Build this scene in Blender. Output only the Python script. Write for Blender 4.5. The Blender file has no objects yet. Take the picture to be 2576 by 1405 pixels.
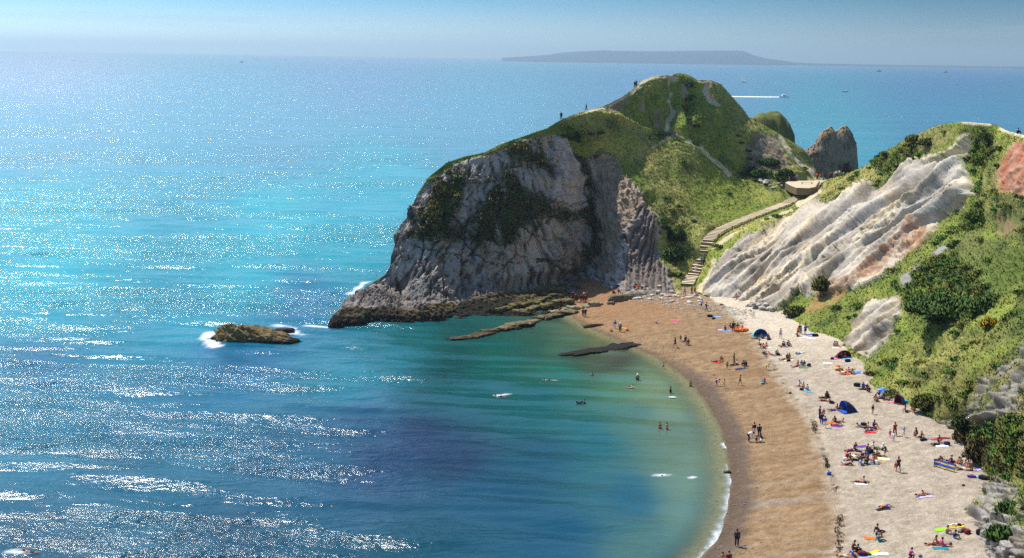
import bpy, math, random
import numpy as np
R_ = random.Random(7)
RNG = np.random.default_rng(11)
sc = bpy.context.scene
COL = sc.collection
rad = math.radians

# ------------------------------------------------------------------ camera
PW, PH, FPX = 2576.0, 1405.0, 3300.0
CAMZ = 50.0
PITCH = math.atan(560.5 / FPX)
ROLL = 0.0144
cam_d = bpy.data.cameras.new("camera"); cam = bpy.data.objects.new("camera", cam_d); COL.objects.link(cam)
cam_d.sensor_width = 36.0; cam_d.lens = 36.0 * FPX / PW; cam_d.clip_start = 0.5; cam_d.clip_end = 120000
F = np.array([0, math.cos(PITCH), -math.sin(PITCH)])
U0 = np.array([0, math.sin(PITCH), math.cos(PITCH)])
X0 = np.array([1.0, 0, 0])
RV = math.cos(ROLL) * X0 + math.sin(ROLL) * U0
UV = -math.sin(ROLL) * X0 + math.cos(ROLL) * U0
import mathutils
mw = mathutils.Matrix(((RV[0], UV[0], -F[0], 0), (RV[1], UV[1], -F[1], 0), (RV[2], UV[2], -F[2], CAMZ), (0, 0, 0, 1)))
cam.matrix_world = mw
sc.camera = cam
CAM = np.array([0, 0, CAMZ])

def ray(px, py):
    a = (np.asarray(px, float) - PW / 2) / FPX; b = -(np.asarray(py, float) - PH / 2) / FPX
    return F + a[..., None] * RV + b[..., None] * UV      # depth along F equals the parameter
def at_z(px, py, z=0.0):
    r = ray(px, py); t = (z - CAMZ) / r[..., 2]; return CAM + r * t[..., None]
def at_y(px, py, y):
    r = ray(px, py); t = y / r[..., 1]; return CAM + r * t[..., None]
def project(P):
    d = P - CAM; f = d @ F
    return PW / 2 + FPX * (d @ RV) / f, PH / 2 - FPX * (d @ UV) / f

# ------------------------------------------------------------------ world, sun, exposure
SUN_AZ, SUN_EL = rad(44), rad(56)      # to the left of the view direction
w = bpy.data.worlds.new("World"); sc.world = w; w.use_nodes = True
nt = w.node_tree; nt.nodes.clear()
N = nt.nodes.new; L = nt.links.new
out = N("ShaderNodeOutputWorld"); bg = N("ShaderNodeBackground"); bg.inputs[1].default_value = 0.078
sky = N("ShaderNodeTexSky"); sky.sky_type = 'NISHITA'; sky.sun_disc = False
sky.sun_elevation = SUN_EL; sky.sun_rotation = -SUN_AZ; sky.altitude = 50; sky.air_density = 1.0; sky.dust_density = 0.6; sky.ozone_density = 2.0
geo = N("ShaderNodeTexCoord"); sep = N("ShaderNodeSeparateXYZ"); L(geo.outputs["Generated"], sep.inputs[0])
ramp = N("ShaderNodeValToRGB"); mr = N("ShaderNodeMapRange"); mr.inputs[1].default_value = 0.0; mr.inputs[2].default_value = 0.10
L(sep.outputs[2], mr.inputs[0]); L(mr.outputs[0], ramp.inputs[0])
cr = ramp.color_ramp
SKY_STOPS = [(0.0, (0.78, 1.06, 1.36)), (0.16, (0.58, 0.86, 1.22)), (0.32, (0.33, 0.62, 1.04)), (0.46, (0.16, 0.48, 0.80)), (0.7, (0.3, 0.55, 0.85)), (1.0, (0.75, 0.88, 1.0))]
cr.elements[0].position = SKY_STOPS[0][0]; cr.elements[0].color = (*SKY_STOPS[0][1], 1)
cr.elements[1].position = 1.0; cr.elements[1].color = (*SKY_STOPS[-1][1], 1)
for p, c in SKY_STOPS[1:-1]:
    e = cr.elements.new(p); e.color = (*c, 1)
# thin streaks of high cloud
mp = N("ShaderNodeMapping"); mp.inputs["Scale"].default_value = (1.6, 1.6, 42); L(geo.outputs["Generated"], mp.inputs[0])
cn = N("ShaderNodeTexNoise"); cn.inputs["Scale"].default_value = 2.2; cn.inputs["Detail"].default_value = 6; cn.inputs["Roughness"].default_value = 0.55; L(mp.outputs[0], cn.inputs[0])
cm = N("ShaderNodeMapRange"); cm.inputs[1].default_value = 0.52; cm.inputs[2].default_value = 0.80; cm.inputs[4].default_value = 0.5; L(cn.outputs[0], cm.inputs[0])
mul = N("ShaderNodeMixRGB"); mul.blend_type = 'MULTIPLY'; mul.inputs[0].default_value = 1; glow = N("ShaderNodeMapRange"); glow.inputs[1].default_value = 0.30; glow.inputs[2].default_value = -0.40; glow.inputs[3].default_value = 0.85; glow.inputs[4].default_value = 2.0; L(sep.outputs[0], glow.inputs[0]); gs = N("ShaderNodeVectorMath"); gs.operation = 'SCALE'; L(sky.outputs[0], gs.inputs[0]); L(glow.outputs[0], gs.inputs["Scale"]); L(gs.outputs[0], mul.inputs[1]); L(ramp.outputs[0], mul.inputs[2])
cl = N("ShaderNodeMixRGB"); L(cm.outputs[0], cl.inputs[0]); L(mul.outputs[0], cl.inputs[1]); cl.inputs[2].default_value = (4.8, 5.8, 7.6, 1)
L(cl.outputs[0], bg.inputs[0]); L(bg.outputs[0], out.inputs[0])

sl = bpy.data.lights.new("sun", 'SUN'); sl.energy = 4.7; sl.angle = rad(0.5); sl.color = (1.0, 0.95, 0.87)
so = bpy.data.objects.new("sun", sl); COL.objects.link(so)
sd = mathutils.Vector((-math.sin(SUN_AZ) * math.cos(SUN_EL), math.cos(SUN_AZ) * math.cos(SUN_EL), math.sin(SUN_EL)))
so.rotation_euler = sd.to_track_quat('Z', 'Y').to_euler(); so.location = (0, 0, 200)
sc.view_settings.view_transform = 'Standard'; sc.view_settings.look = 'None'; sc.view_settings.exposure = 0.40; sc.view_settings.gamma = 1.0
sc.cycles.use_denoising = False
sc.cycles.max_bounces = 5; sc.cycles.diffuse_bounces = 2; sc.cycles.glossy_bounces = 2; sc.cycles.transmission_bounces = 4; sc.cycles.transparent_max_bounces = 8
sc.cycles.volume_bounces = 0; sc.cycles.sample_clamp_direct = 0; sc.cycles.caustics_reflective = False; sc.cycles.caustics_refractive = False

# ------------------------------------------------------------------ numpy noise
_perm = RNG.permutation(256); _perm = np.concatenate([_perm, _perm, _perm[:2]])
_g = RNG.normal(size=(256, 3)); _g /= np.linalg.norm(_g, axis=1, keepdims=True)
def perlin(x, y, z=0.0):
    x, y, z = np.broadcast_arrays(np.asarray(x, float), y, z)
    xi = np.floor(x).astype(int); yi = np.floor(y).astype(int); zi = np.floor(z).astype(int)
    xf = x - xi; yf = y - yi; zf = z - zi
    u = xf * xf * xf * (xf * (xf * 6 - 15) + 10); v = yf * yf * yf * (yf * (yf * 6 - 15) + 10); t = zf * zf * zf * (zf * (zf * 6 - 15) + 10)
    xi &= 255; yi &= 255; zi &= 255
    r = 0
    for a in (0, 1):
        for b in (0, 1):
            for c in (0, 1):
                h = _perm[_perm[_perm[(xi + a) & 255] + ((yi + b) & 255)] + ((zi + c) & 255)]
                g = _g[h]
                d = g[..., 0] * (xf - a) + g[..., 1] * (yf - b) + g[..., 2] * (zf - c)
                r = r + d * (u if a else 1 - u) * (v if b else 1 - v) * (t if c else 1 - t)
    return r * 1.5
def fbm(x, y, z=0.0, o=5, g=0.5, ridged=False):
    s = 0; a = 1; n = 0; f = 1.0
    for i in range(o):
        p = perlin(x * f + 17.3 * i, y * f + 5.1 * i, z * f + 9.7 * i)
        if ridged: p = 1 - 2 * np.abs(p) * 1.4
        s = s + a * p; n += a; a *= g; f *= 2.03
    return s / n
def cells(x, y, seed=0, jit=0.9):
    """2D Voronoi: F1, F2, id value"""
    xi = np.floor(x).astype(int); yi = np.floor(y).astype(int)
    f1 = np.full(x.shape, 9.0); f2 = np.full(x.shape, 9.0); idv = np.zeros(x.shape)
    for a in (-1, 0, 1):
        for b in (-1, 0, 1):
            h = _perm[_perm[(xi + a + seed * 31) & 255] + ((yi + b) & 255)]; h2 = _perm[(h + 97) & 255]; h3 = _perm[(h2 + 41) & 255]
            cx = xi + a + 0.5 + (h / 255. - .5) * jit; cy = yi + b + 0.5 + (h2 / 255. - .5) * jit
            d = np.hypot(x - cx, y - cy)
            near = d < f1
            f2 = np.where(near, f1, np.minimum(f2, d)); idv = np.where(near, h3 / 255., idv); f1 = np.where(near, d, f1)
    return f1, f2, idv
def sstep(a, b, x):
    t = np.clip((x - a) / (b - a), 0, 1); return t * t * (3 - 2 * t)
def srgb(*c):
    if len(c) == 1: c = c[0]
    c = np.array(c, float) / 255.
    return np.where(c <= 0.04045, c / 12.92, ((c + 0.055) / 1.055) ** 2.4)
def pdist(px, py, poly, closed=False):
    """distance to a polyline, parameter along it"""
    P = list(poly) + ([poly[0]] if closed else [])
    best = np.full(np.shape(px), 1e9); par = np.zeros(np.shape(px))
    acc = 0.0
    for (x0, y0), (x1, y1) in zip(P[:-1], P[1:]):
        dx, dy = x1 - x0, y1 - y0; l2 = dx * dx + dy * dy + 1e-9
        t = np.clip(((px - x0) * dx + (py - y0) * dy) / l2, 0, 1)
        d = np.hypot(px - x0 - t * dx, py - y0 - t * dy)
        m = d < best; best = np.where(m, d, best); par = np.where(m, acc + t * math.sqrt(l2), par); acc += math.sqrt(l2)
    return best, par
def inside(px, py, poly):
    r = np.zeros(np.shape(px), bool); n = len(poly)
    for i in range(n):
        x0, y0 = poly[i]; x1, y1 = poly[(i + 1) % n]
        c = ((y0 > py) != (y1 > py)) & (px < (x1 - x0) * (py - y0) / (y1 - y0 + 1e-12) + x0)
        r ^= c
    return r
def sdpoly(px, py, poly):
    d, _ = pdist(px, py, poly, True); return np.where(inside(px, py, poly), -d, d)   # negative inside

# ------------------------------------------------------------------ objects
def tag(o, label=None, cat=None, group=None, kind=None):
    if label: o["label"] = label
    if cat: o["category"] = cat
    if group: o["group"] = group
    if kind: o["kind"] = kind
    return o
def mesh_np(name, V, faces, mats=(), colors=None, smooth=True, parent=None):
    """V (n,3), faces (m,4) or (m,3) int arrays (list of arrays allowed)"""
    me = bpy.data.meshes.new(name)
    if not isinstance(faces, list): faces = [faces]
    faces = [f for f in faces if len(f)]
    me.vertices.add(len(V)); me.vertices.foreach_set("co", np.ascontiguousarray(V, np.float32).ravel())
    nl = sum(f.size for f in faces); nf = sum(len(f) for f in faces)
    me.loops.add(nl); me.polygons.add(nf)
    me.loops.foreach_set("vertex_index", np.concatenate([f.ravel() for f in faces]).astype(np.int32))
    tot = np.concatenate([np.full(len(f), f.shape[1]) for f in faces]); st = np.concatenate([[0], np.cumsum(tot)[:-1]])
    me.polygons.foreach_set("loop_start", st.astype(np.int32))
    me.polygons.foreach_set("use_smooth", np.full(nf, smooth))
    me.update(calc_edges=True); me.validate()
    if colors is not None:
        a = me.color_attributes.new("Col", 'FLOAT_COLOR', 'POINT')
        c = colors if colors.shape[1] == 4 else np.concatenate([colors, np.ones((len(colors), 1))], 1)
        a.data.foreach_set("color", np.ascontiguousarray(c, np.float32).ravel())
    for m in mats: me.materials.append(m)
    o = bpy.data.objects.new(name, me); COL.objects.link(o)
    if parent: o.parent = parent
    return o
def grid_faces(nr, nc, keep=None):
    i = np.arange(nr - 1)[:, None] * nc + np.arange(nc - 1)[None, :]
    f = np.stack([i, i + 1, i + 1 + nc, i + nc], -1)
    return f[keep] if keep is not None else f.reshape(-1, 4)
def nodes_mat(name, rough=0.9, spec=0.3):
    m = bpy.data.materials.new(name); m.use_nodes = True
    n = m.node_tree.nodes; b = n["Principled BSDF"]; b.inputs["Roughness"].default_value = rough; b.inputs["Specular IOR Level"].default_value = spec
    return m, m.node_tree, b
_MC = {}
def simple_mat(name, rgb, rough=0.7, var=0.15, scale=6.0, spec=0.3, metal=0.0):
    """plain painted/cloth surface with a slight procedural variation"""
    key = (name, tuple(rgb))
    if key in _MC: return _MC[key]
    m, t, b = nodes_mat(name, rough, spec); b.inputs["Metallic"].default_value = metal
    no = t.nodes.new("ShaderNodeTexNoise"); no.inputs["Scale"].default_value = scale; no.inputs["Detail"].default_value = 3
    tc = t.nodes.new("ShaderNodeTexCoord"); t.links.new(tc.outputs["Object"], no.inputs[0])
    mx = t.nodes.new("ShaderNodeMixRGB"); t.links.new(no.outputs[0], mx.inputs[0])
    mx.inputs[1].default_value = (*[c * (1 - var) for c in rgb], 1); mx.inputs[2].default_value = (*[min(1, c * (1 + var)) for c in rgb], 1)
    t.links.new(mx.outputs[0], b.inputs["Base Color"])
    _MC[key] = m; return m
def attr_mat(name, rough=0.92, scale=1.5, var=0.35, bump=0.25, bdist=0.3, spec=0.2, scale2=9.0):
    """colour from the surface map baked on the mesh, broken up by fine procedural noise, with bump"""
    m, t, b = nodes_mat(name, rough, spec); n = t.nodes; l = t.links
    at = n.new("ShaderNodeAttribute"); at.attribute_name = "Col"
    g = n.new("ShaderNodeNewGeometry")
    n1 = n.new("ShaderNodeTexNoise"); n1.inputs["Scale"].default_value = scale; n1.inputs["Detail"].default_value = 8; n1.inputs["Roughness"].default_value = 0.65; l.new(g.outputs["Position"], n1.inputs[0])
    n2 = n.new("ShaderNodeTexNoise"); n2.inputs["Scale"].default_value = scale2; n2.inputs["Detail"].default_value = 4; l.new(g.outputs["Position"], n2.inputs[0])
    ad = n.new("ShaderNodeMath"); ad.operation = 'MULTIPLY_ADD'; l.new(n2.outputs[0], ad.inputs[0]); ad.inputs[1].default_value = 0.5; l.new(n1.outputs[0], ad.inputs[2])
    mr = n.new("ShaderNodeMapRange"); mr.inputs[1].default_value = 0.45; mr.inputs[2].default_value = 1.05; mr.inputs[3].default_value = 1 - var; mr.inputs[4].default_value = 1 + var; l.new(ad.outputs[0], mr.inputs[0])
    vm = n.new("ShaderNodeVectorMath"); vm.operation = 'SCALE'; l.new(at.outputs["Color"], vm.inputs[0]); l.new(mr.outputs[0], vm.inputs["Scale"])
    l.new(vm.outputs[0], b.inputs["Base Color"])
    bp = n.new("ShaderNodeBump"); bp.inputs["Strength"].default_value = bump; bp.inputs["Distance"].default_value = bdist; l.new(ad.outputs[0], bp.inputs["Height"]); l.new(bp.outputs[0], b.inputs["Normal"])
    return m

# ------------------------------------------------------------------ beach height
WL_PX = [(1560, 1560), (1690, 1470), (1765, 1405), (1800, 1365), (1828, 1300), (1838, 1220), (1832, 1150), (1815, 1080), (1780, 1020), (1738, 962), (1690, 925), (1645, 895), (1600, 876), (1545, 852), (1490, 828), (1440, 800), (1415, 770), (1380, 740), (1300, 700)]
WL = at_z(np.array([p[0] for p in WL_PX]), np.array([p[1] for p in WL_PX]), 0.0)[:, :2]
WLs = [tuple(p) for p in WL]
def wdist(x, y):
    d, par = pdist(x, y, WLs)
    poly = WLs + [(400, 400), (400, -40), (-20, -40)]
    return np.where(inside(x, y, poly), d, -d)
def beach_z(x, y):
    d = wdist(x, y)
    land = 0.13 * np.minimum(d, 12) + 0.085 * np.clip(d - 12, 0, 26) + 0.02 * np.clip(d - 38, 0, 60)
    sea = np.maximum(-0.10 * (-d), -6)
    z = np.where(d > 0, land, sea)
    return z
def on_beach(px, py, it=12):
    z = np.full(np.shape(px), 3.0)
    for _ in range(it):
        P = at_z(px, py, z); z = 0.5 * z + 0.5 * np.maximum(beach_z(P[..., 0], P[..., 1]), 0)
    return at_z(px, py, z)

# ------------------------------------------------------------------ land: control points (px, py, value); z = known height, y = known distance, b = lies on the beach
RIDGE = [(815, 830), (822, 822), (828, 806), (868, 760), (933, 713), (970, 690), (982, 668), (984, 644), (997, 606), (1011, 573), (1029, 537), (1049, 490), (1079, 445), (1124, 409), (1168, 394), (1219, 384),
         (1255, 365), (1314, 344), (1377, 323), (1407, 304), (1440, 290), (1475, 280), (1516, 269), (1570, 240), (1596, 221), (1612, 206), (1640, 194), (1675, 188), (1688, 191), (1700, 186), (1722, 186),
         (1740, 194), (1752, 201), (1784, 201), (1814, 213), (1838, 240), (1864, 269), (1886, 300), (1921, 315), (1965, 341), (2000, 362), (2022, 377), (2037, 400), (2052, 430), (2064, 447), (2082, 452),
         (2115, 444), (2155, 427), (2196, 408), (2225, 384), (2265, 360), (2301, 343), (2334, 327), (2367, 314), (2422, 307), (2489, 311), (2515, 320), (2534, 330), (2576, 341), (2640, 365), (2740, 400), (2860, 450), (3010, 530)]
CP = []
def cz(*a): CP.extend([(x, y, 'z', v) for x, y, v in a])
def cy(*a): CP.extend([(x, y, 'y', v) for x, y, v in a])
def cb(*a): CP.extend([(x, y, 'b', v) for x, y, v in a])     # v: metres above the beach
cz((815, 826, -1), (826, 824, 0), (960, 812, 0), (1080, 808, 0), (1180, 800, 0), (1290, 800, -.2), (1380, 790, 0), (1440, 770, .3), (880, 850, -3), (1080, 850, -3), (1290, 850, -3), (1420, 830, -3))
cz((900, 790, 1.8), (1000, 785, 1.6), (1100, 775, 1.5), (1200, 765, 1.4), (1300, 765, 1.0), (1390, 750, .8), (1050, 765, 2.4), (1180, 748, 2.0), (1300, 735, 1.8), (1400, 712, 2.4))
cy((868, 764, 253), (933, 718, 259), (972, 690, 263), (984, 650, 266), (1000, 606, 268), (1030, 540, 271), (1051, 492, 273), (1080, 447, 275), (1126, 411, 278), (1219, 386, 281), (1314, 346, 285), (1377, 325, 289), (1407, 306, 293), (1475, 282, 303), (1516, 271, 309), (1570, 242, 318), (1596, 223, 324), (1640, 196, 331), (1700, 188, 336), (1751, 203, 340), (1800, 206, 346), (1838, 242, 349), (1886, 302, 351), (1965, 343, 353), (2022, 379, 353), (2052, 432, 349), (2070, 452, 342), (1945, 330, 353))
cy((1010, 740, 260), (1040, 690, 262), (1050, 620, 266), (1060, 540, 270), (1120, 680, 264.5), (1200, 690, 267.5), (1200, 600, 270.5), (1200, 500, 274.5), (1160, 440, 277), (1300, 690, 272.5), (1300, 600, 274.5), (1300, 480, 279.5), (1350, 400, 284), (1400, 660, 279), (1400, 560, 281), (1400, 450, 286), (1400, 370, 290), (1450, 680, 285))
cy((1440, 620, 285), (1440, 500, 289), (1440, 390, 294), (1490, 580, 294), (1495, 660, 290), (1480, 480, 297), (1560, 540, 287), (1560, 620, 284), (1540, 450, 296), (1530, 395, 301), (1620, 540, 286), (1625, 600, 282), (1630, 660, 279.5), (1600, 470, 294), (1655, 560, 285))
cb((1465, 700, .3), (1520, 708, .6), (1600, 722, .4), (1660, 727, .3), (1700, 728, .2), (1740, 730, .2), (1790, 735, .2), (1850, 752, .2), (1950, 776, .1), (2010, 808, .2), (2040, 828, .2), (2130, 862, .2), (2150, 885, .1), (2180, 905, .1), (2178, 950, .1), (2260, 1000, .1), (2340, 1046, .1), (2430, 1095, .2), (2490, 1200, .2), (2450, 1270, .2), (2462, 1340, .2), (2500, 1392, .2), (2570, 1450, .3))
cb((1560, 790, -2.5), (1700, 790, -2.5), (1850, 820, -2.5), (1950, 850, -2.5), (2050, 900, -2.5), (2110, 970, -2.5), (2200, 1070, -2.5), (2330, 1140, -2.5), (2390, 1250, -2.5), (2390, 1360, -2.5), (2440, 1470, -2.5), (1490, 760, -2.5))
cy((1700, 600, 285), (1700, 680, 277), (1760, 640, 281), (1750, 560, 292), (1700, 480, 303), (1620, 400, 308), (1700, 350, 321), (1800, 450, 318), (1800, 350, 330), (1900, 400, 338), (1900, 480, 324), (1990, 420, 342), (1960, 380, 345), (1700, 260, 331), (1800, 270, 341), (1620, 300, 320), (1530, 330, 305), (1460, 320, 298), (1850, 300, 346), (1740, 300, 326), (1650, 250, 326))
cy((1775, 620, 279.5), (1800, 597, 284), (1900, 540, 301), (1990, 510, 314), (2060, 470, 329), (1740, 695, 275.5), (1840, 570, 291), (2000, 468, 327), (1950, 500, 318))
cy((2082, 454, 332), (2115, 446, 322), (2155, 429, 311), (2225, 386, 291), (2265, 362, 280), (2301, 345, 271), (2367, 316, 257), (2422, 309, 248), (2489, 313, 233), (2534, 332, 218), (2576, 343, 208), (2700, 388, 180))
cy((1812, 666, 270), (1856, 618, 276), (1924, 574, 285), (1975, 550, 290), (2047, 514, 295), (2103, 501, 288), (2167, 479, 280), (2225, 458, 273), (2315, 408, 261), (2391, 382, 249), (2427, 349, 246))
cy((1850, 700, 262), (1900, 660, 265), (1950, 700, 256), (2000, 640, 264), (2020, 735, 248), (2100, 600, 262), (2100, 690, 247), (2150, 700, 239), (2200, 540, 258), (2200, 620, 247), (2300, 480, 249), (2260, 640, 234), (2330, 570, 234), (2380, 460, 240), (2410, 510, 231), (2430, 420, 237))
cy((2060, 790, 233), (2150, 790, 226), (2250, 740, 220), (2250, 830, 207), (2350, 680, 209), (2400, 760, 196), (2350, 850, 190), (2350, 950, 178), (2270, 930, 190), (2450, 600, 212), (2480, 430, 219), (2450, 820, 182), (2450, 950, 165), (2450, 1050, 156), (2576, 430, 196), (2576, 600, 188), (2576, 800, 168), (2576, 950, 151), (2576, 1100, 137), (2576, 1250, 125), (2530, 1280, 129), (2555, 1390, 116), (2700, 1400, 103), (2700, 1150, 122), (2700, 950, 142), (2700, 700, 165), (2510, 1150, 143))
cy((2900, 560, 150), (2900, 900, 118), (2950, 1400, 85), (3000, 1650, 72))
_c = []
for x, y, k, v in CP:
    X, Y = np.array(float(x)), np.array(float(y))
    if k == 'z': P = at_z(X, Y, v)
    elif k == 'y': P = at_y(X, Y, v)
    else:
        P = on_beach(X, Y); z = P[2]
        P = at_z(X, Y, z + v)
    _c.append((x / 300., y / 300., 300. / ((P - CAM) @ F)))
_c = np.array(_c)
def tps_fit(C, lam=2e-4):
    n = len(C); d = np.hypot(C[:, None, 0] - C[None, :, 0], C[:, None, 1] - C[None, :, 1])
    K = d * d * np.log(d + 1e-9); K[np.arange(n), np.arange(n)] = lam
    Q = np.c_[np.ones(n), C[:, :2]]; A = np.block([[K, Q], [Q.T, np.zeros((3, 3))]])
    return np.linalg.solve(A, np.r_[C[:, 2], 0, 0, 0])
_w = tps_fit(_c)
def inv_depth(px, py):
    sh = np.shape(px); x = np.ravel(px) / 300.; y = np.ravel(py) / 300.
    r = np.empty(x.size)
    for i in range(0, x.size, 60000):
        a, b = x[i:i + 60000], y[i:i + 60000]
        d2 = (a[:, None] - _c[:, 0]) ** 2 + (b[:, None] - _c[:, 1]) ** 2
        r[i:i + 60000] = (0.5 * d2 * np.log(d2 + 1e-18)) @ _w[:-3] + _w[-3] + _w[-2] * a + _w[-1] * b
    return r.reshape(sh)
def on_land(px, py):
    px = np.asarray(px, float); py = np.asarray(py, float)
    return CAM + ray(px, py) * (300. / inv_depth(px, py))[..., None]

NC, NR = 1010, 470
LX0, LX1 = 816.0, 2990.0
cx = np.linspace(LX0, LX1, NC)
ry = np.interp(cx, [p[0] for p in RIDGE], [p[1] for p in RIDGE])
FOOT = [(816, 836), (826, 845), (960, 838), (1180, 835), (1300, 838), (1420, 815), (1480, 770), (1560, 770), (1700, 770), (1850, 800), (1950, 830), (2050, 890), (2110, 950), (2150, 1020), (2230, 1180), (2310, 1340), (2390, 1450), (2500, 1500), (2738, 1600), (3000, 1760)]
fy = np.interp(cx, [p[0] for p in FOOT], [p[1] for p in FOOT])
v = np.linspace(0, 1, NR)[:, None]
PX = np.broadcast_to(cx, (NR, NC)).copy()
PY = ry + (fy - ry) * v
W3 = on_land(PX, PY)

# ---- surface masks drawn on the land (1 inside), edges broken by noise
wx, wy, wz = W3[..., 0], W3[..., 1], W3[..., 2]
n1 = fbm(wx / 9, wy / 9, wz / 9, 4); n2 = fbm(wx / 2.2, wy / 2.2, wz / 2.2, 4); n3 = fbm(wx / 22 + 7, wy / 22, wz / 22, 3)
n4 = fbm(wx / .8 + 3, wy / .8, wz / .8, 3)
def mask(poly, soft=6, warp=10, fine=6, wq=None):
    qx = PX + warp * n1 + fine * n2; qy = PY + warp * fbm(wx / 7 + 31, wy / 7, wz / 7, 3) + fine * n4
    if wq is not None: qx = qx + wq[0]; qy = qy + wq[1]
    bx = [min(p[0] for p in poly) - 60, max(p[0] for p in poly) + 60, min(p[1] for p in poly) - 60, max(p[1] for p in poly) + 60]
    m = (qx > bx[0]) & (qx < bx[1]) & (qy > bx[2]) & (qy < bx[3]); r = np.zeros(PX.shape)
    if m.any(): r[m] = 1 - sstep(-soft, soft, sdpoly(qx[m], qy[m], poly))
    return r
def line(pts, wid, soft=2.0, warp=3):
    qx = PX + warp * n2 + warp * .6 * n4; qy = PY + warp * n4 + warp * .8 * n2
    bx = [min(p[0] for p in pts) - 40, max(p[0] for p in pts) + 40, min(p[1] for p in pts) - 40, max(p[1] for p in pts) + 40]
    m = (PX > bx[0]) & (PX < bx[1]) & (PY > bx[2]) & (PY < bx[3]); r = np.zeros(PX.shape)
    if m.any(): r[m] = 1 - sstep(wid / 2 - soft / 2, wid / 2 + soft, pdist(qx[m], qy[m], pts)[0])
    return r
CLIFF = [(800, 850), (810, 800), (868, 745), (933, 700), (960, 680), (965, 640), (990, 590), (1030, 528), (1062, 472), (1132, 414), (1232, 391), (1322, 355), (1385, 338), (1418, 342), (1440, 385), (1470, 400), (1505, 385), (1550, 395), (1566, 440), (1600, 470), (1625, 500), (1655, 535), (1662, 580), (1652, 620), (1662, 665), (1690, 690), (1700, 740), (1650, 790), (1400, 860), (1100, 900)]
m_cliff = mask(CLIFF, 4, 6, 5)
m_brown = mask([(1500, 400), (1555, 398), (1570, 440), (1600, 480), (1625, 520), (1560, 590), (1550, 690), (1505, 690), (1500, 560)], 8, 10)
m_fold = mask([(1608, 515), (1650, 540), (1648, 610), (1655, 670), (1680, 690), (1680, 740), (1572, 730), (1575, 650), (1590, 575)], 6, 5, 3)
m_shelf = mask([(800, 850), (828, 800), (870, 772), (930, 775), (1050, 778), (1180, 752), (1300, 735), (1400, 715), (1425, 712), (1440, 780), (1400, 850), (1100, 900)], 5, 8)
ivyp = [[(1070, 520), (1090, 480), (1140, 440), (1172, 428), (1160, 500), (1140, 560), (1172, 590), (1150, 612), (1080, 612), (1030, 604), (1045, 560)],
        [(1175, 575), (1215, 520), (1240, 470), (1270, 430), (1300, 450), (1330, 490), (1385, 505), (1400, 530), (1385, 548), (1330, 552), (1300, 600), (1265, 612), (1222, 608), (1185, 596)],
        [(1265, 388), (1320, 362), (1360, 380), (1392, 430), (1372, 438), (1330, 408), (1290, 420)],
        [(1395, 525), (1450, 535), (1462, 492), (1492, 492), (1500, 540), (1522, 560), (1522, 640), (1480, 664), (1452, 645), (1455, 620), (1492, 610), (1488, 560), (1400, 550)],
        [(1425, 345), (1450, 420), (1475, 470), (1490, 470), (1470, 390), (1500, 380), (1560, 395), (1540, 370), (1440, 330)]]
m_ivy = np.zeros(PX.shape)
stre = fbm((wx + .3 * wz) / 1.6, wy / 3, wz / 9, 4)
for p in ivyp: m_ivy = np.maximum(m_ivy, mask(p, 16, 14, 12, (14 * stre, 34 * stre)))
m_ivy = m_ivy * sstep(-.42, -.12, stre + .5 * n2 + .3 * n4)
streak = sstep(0.10, 0.34, fbm((wx + .55 * wz) / 2.0 + 4, wy / 4, wz / 11, 5) + 0.10 * n1) * sstep(700, 560, PY + 30 * n1) * sstep(1480, 1420, PX)
m_ivy = np.maximum(m_ivy, 0.9 * streak) * m_cliff * (1 - m_shelf)
slab = mask([(1392, 350), (1425, 345), (1450, 430), (1470, 520), (1440, 530), (1385, 500), (1400, 430)], 5, 5)
m_ivy = m_ivy * (1 - .95 * slab)
CHALK = [(1775, 722), (1790, 690), (1812, 662), (1856, 616), (1924, 574), (1975, 550), (2047, 514), (2103, 501), (2140, 492), (2167, 479), (2225, 458), (2270, 436), (2315, 408), (2360, 395), (2391, 382), (2420, 350), (2440, 345), (2430, 375), (2418, 400), (2430, 440), (2425, 520), (2390, 530), (2360, 560), (2340, 600), (2290, 640), (2230, 690), (2150, 730), (2060, 745), (2010, 735), (1960, 775), (1935, 800), (1830, 790), (1770, 745)]
m_chalk = mask(CHALK, 4, 12, 12)
m_gap = mask([(2310, 545), (2335, 575), (2330, 610), (2290, 640), (2240, 650), (2210, 690), (2150, 720), (2110, 755), (2040, 790), (2010, 790), (2060, 740), (2140, 700), (2210, 640), (2280, 590)], 6, 12)      # orange scree
m_chalk2 = mask([(2128, 862), (2150, 820), (2185, 775), (2200, 760), (2255, 750), (2275, 760), (2270, 790), (2250, 815), (2245, 840), (2200, 890), (2178, 905), (2150, 885)], 4, 14, 14)
m_red = mask([(2535, 400), (2552, 370), (2600, 350), (2760, 360), (2760, 520), (2600, 500), (2560, 488), (2525, 480), (2518, 440)], 5, 8)
m_pink = mask([(2530, 540), (2560, 530), (2580, 560), (2560, 590), (2520, 600), (2500, 580)], 12, 22, 12) * .8
m_rocky = mask([(2576, 850), (2560, 880), (2520, 940), (2470, 990), (2430, 1040), (2370, 1060), (2400, 1100), (2440, 1090), (2520, 1060), (2560, 1050), (2700, 980), (2700, 800)], 14, 26, 14) * sstep(-.25, .15, n2 + .6 * n1)
m_rocky2 = mask([(2500, 1200), (2480, 1230), (2450, 1270), (2440, 1330), (2480, 1390), (2540, 1440), (2650, 1480), (2740, 1400), (2620, 1330), (2560, 1250), (2560, 1215)], 8, 20, 12) * sstep(-.55, -.05, n2 + .3 * n1 - .25 * sstep(2510, 2576, PX))
m_slip = mask([(1885, 345), (1920, 340), (1960, 355), (1975, 400), (1990, 425), (1960, 440), (1900, 420), (1880, 390)], 7, 14, 8)
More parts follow.
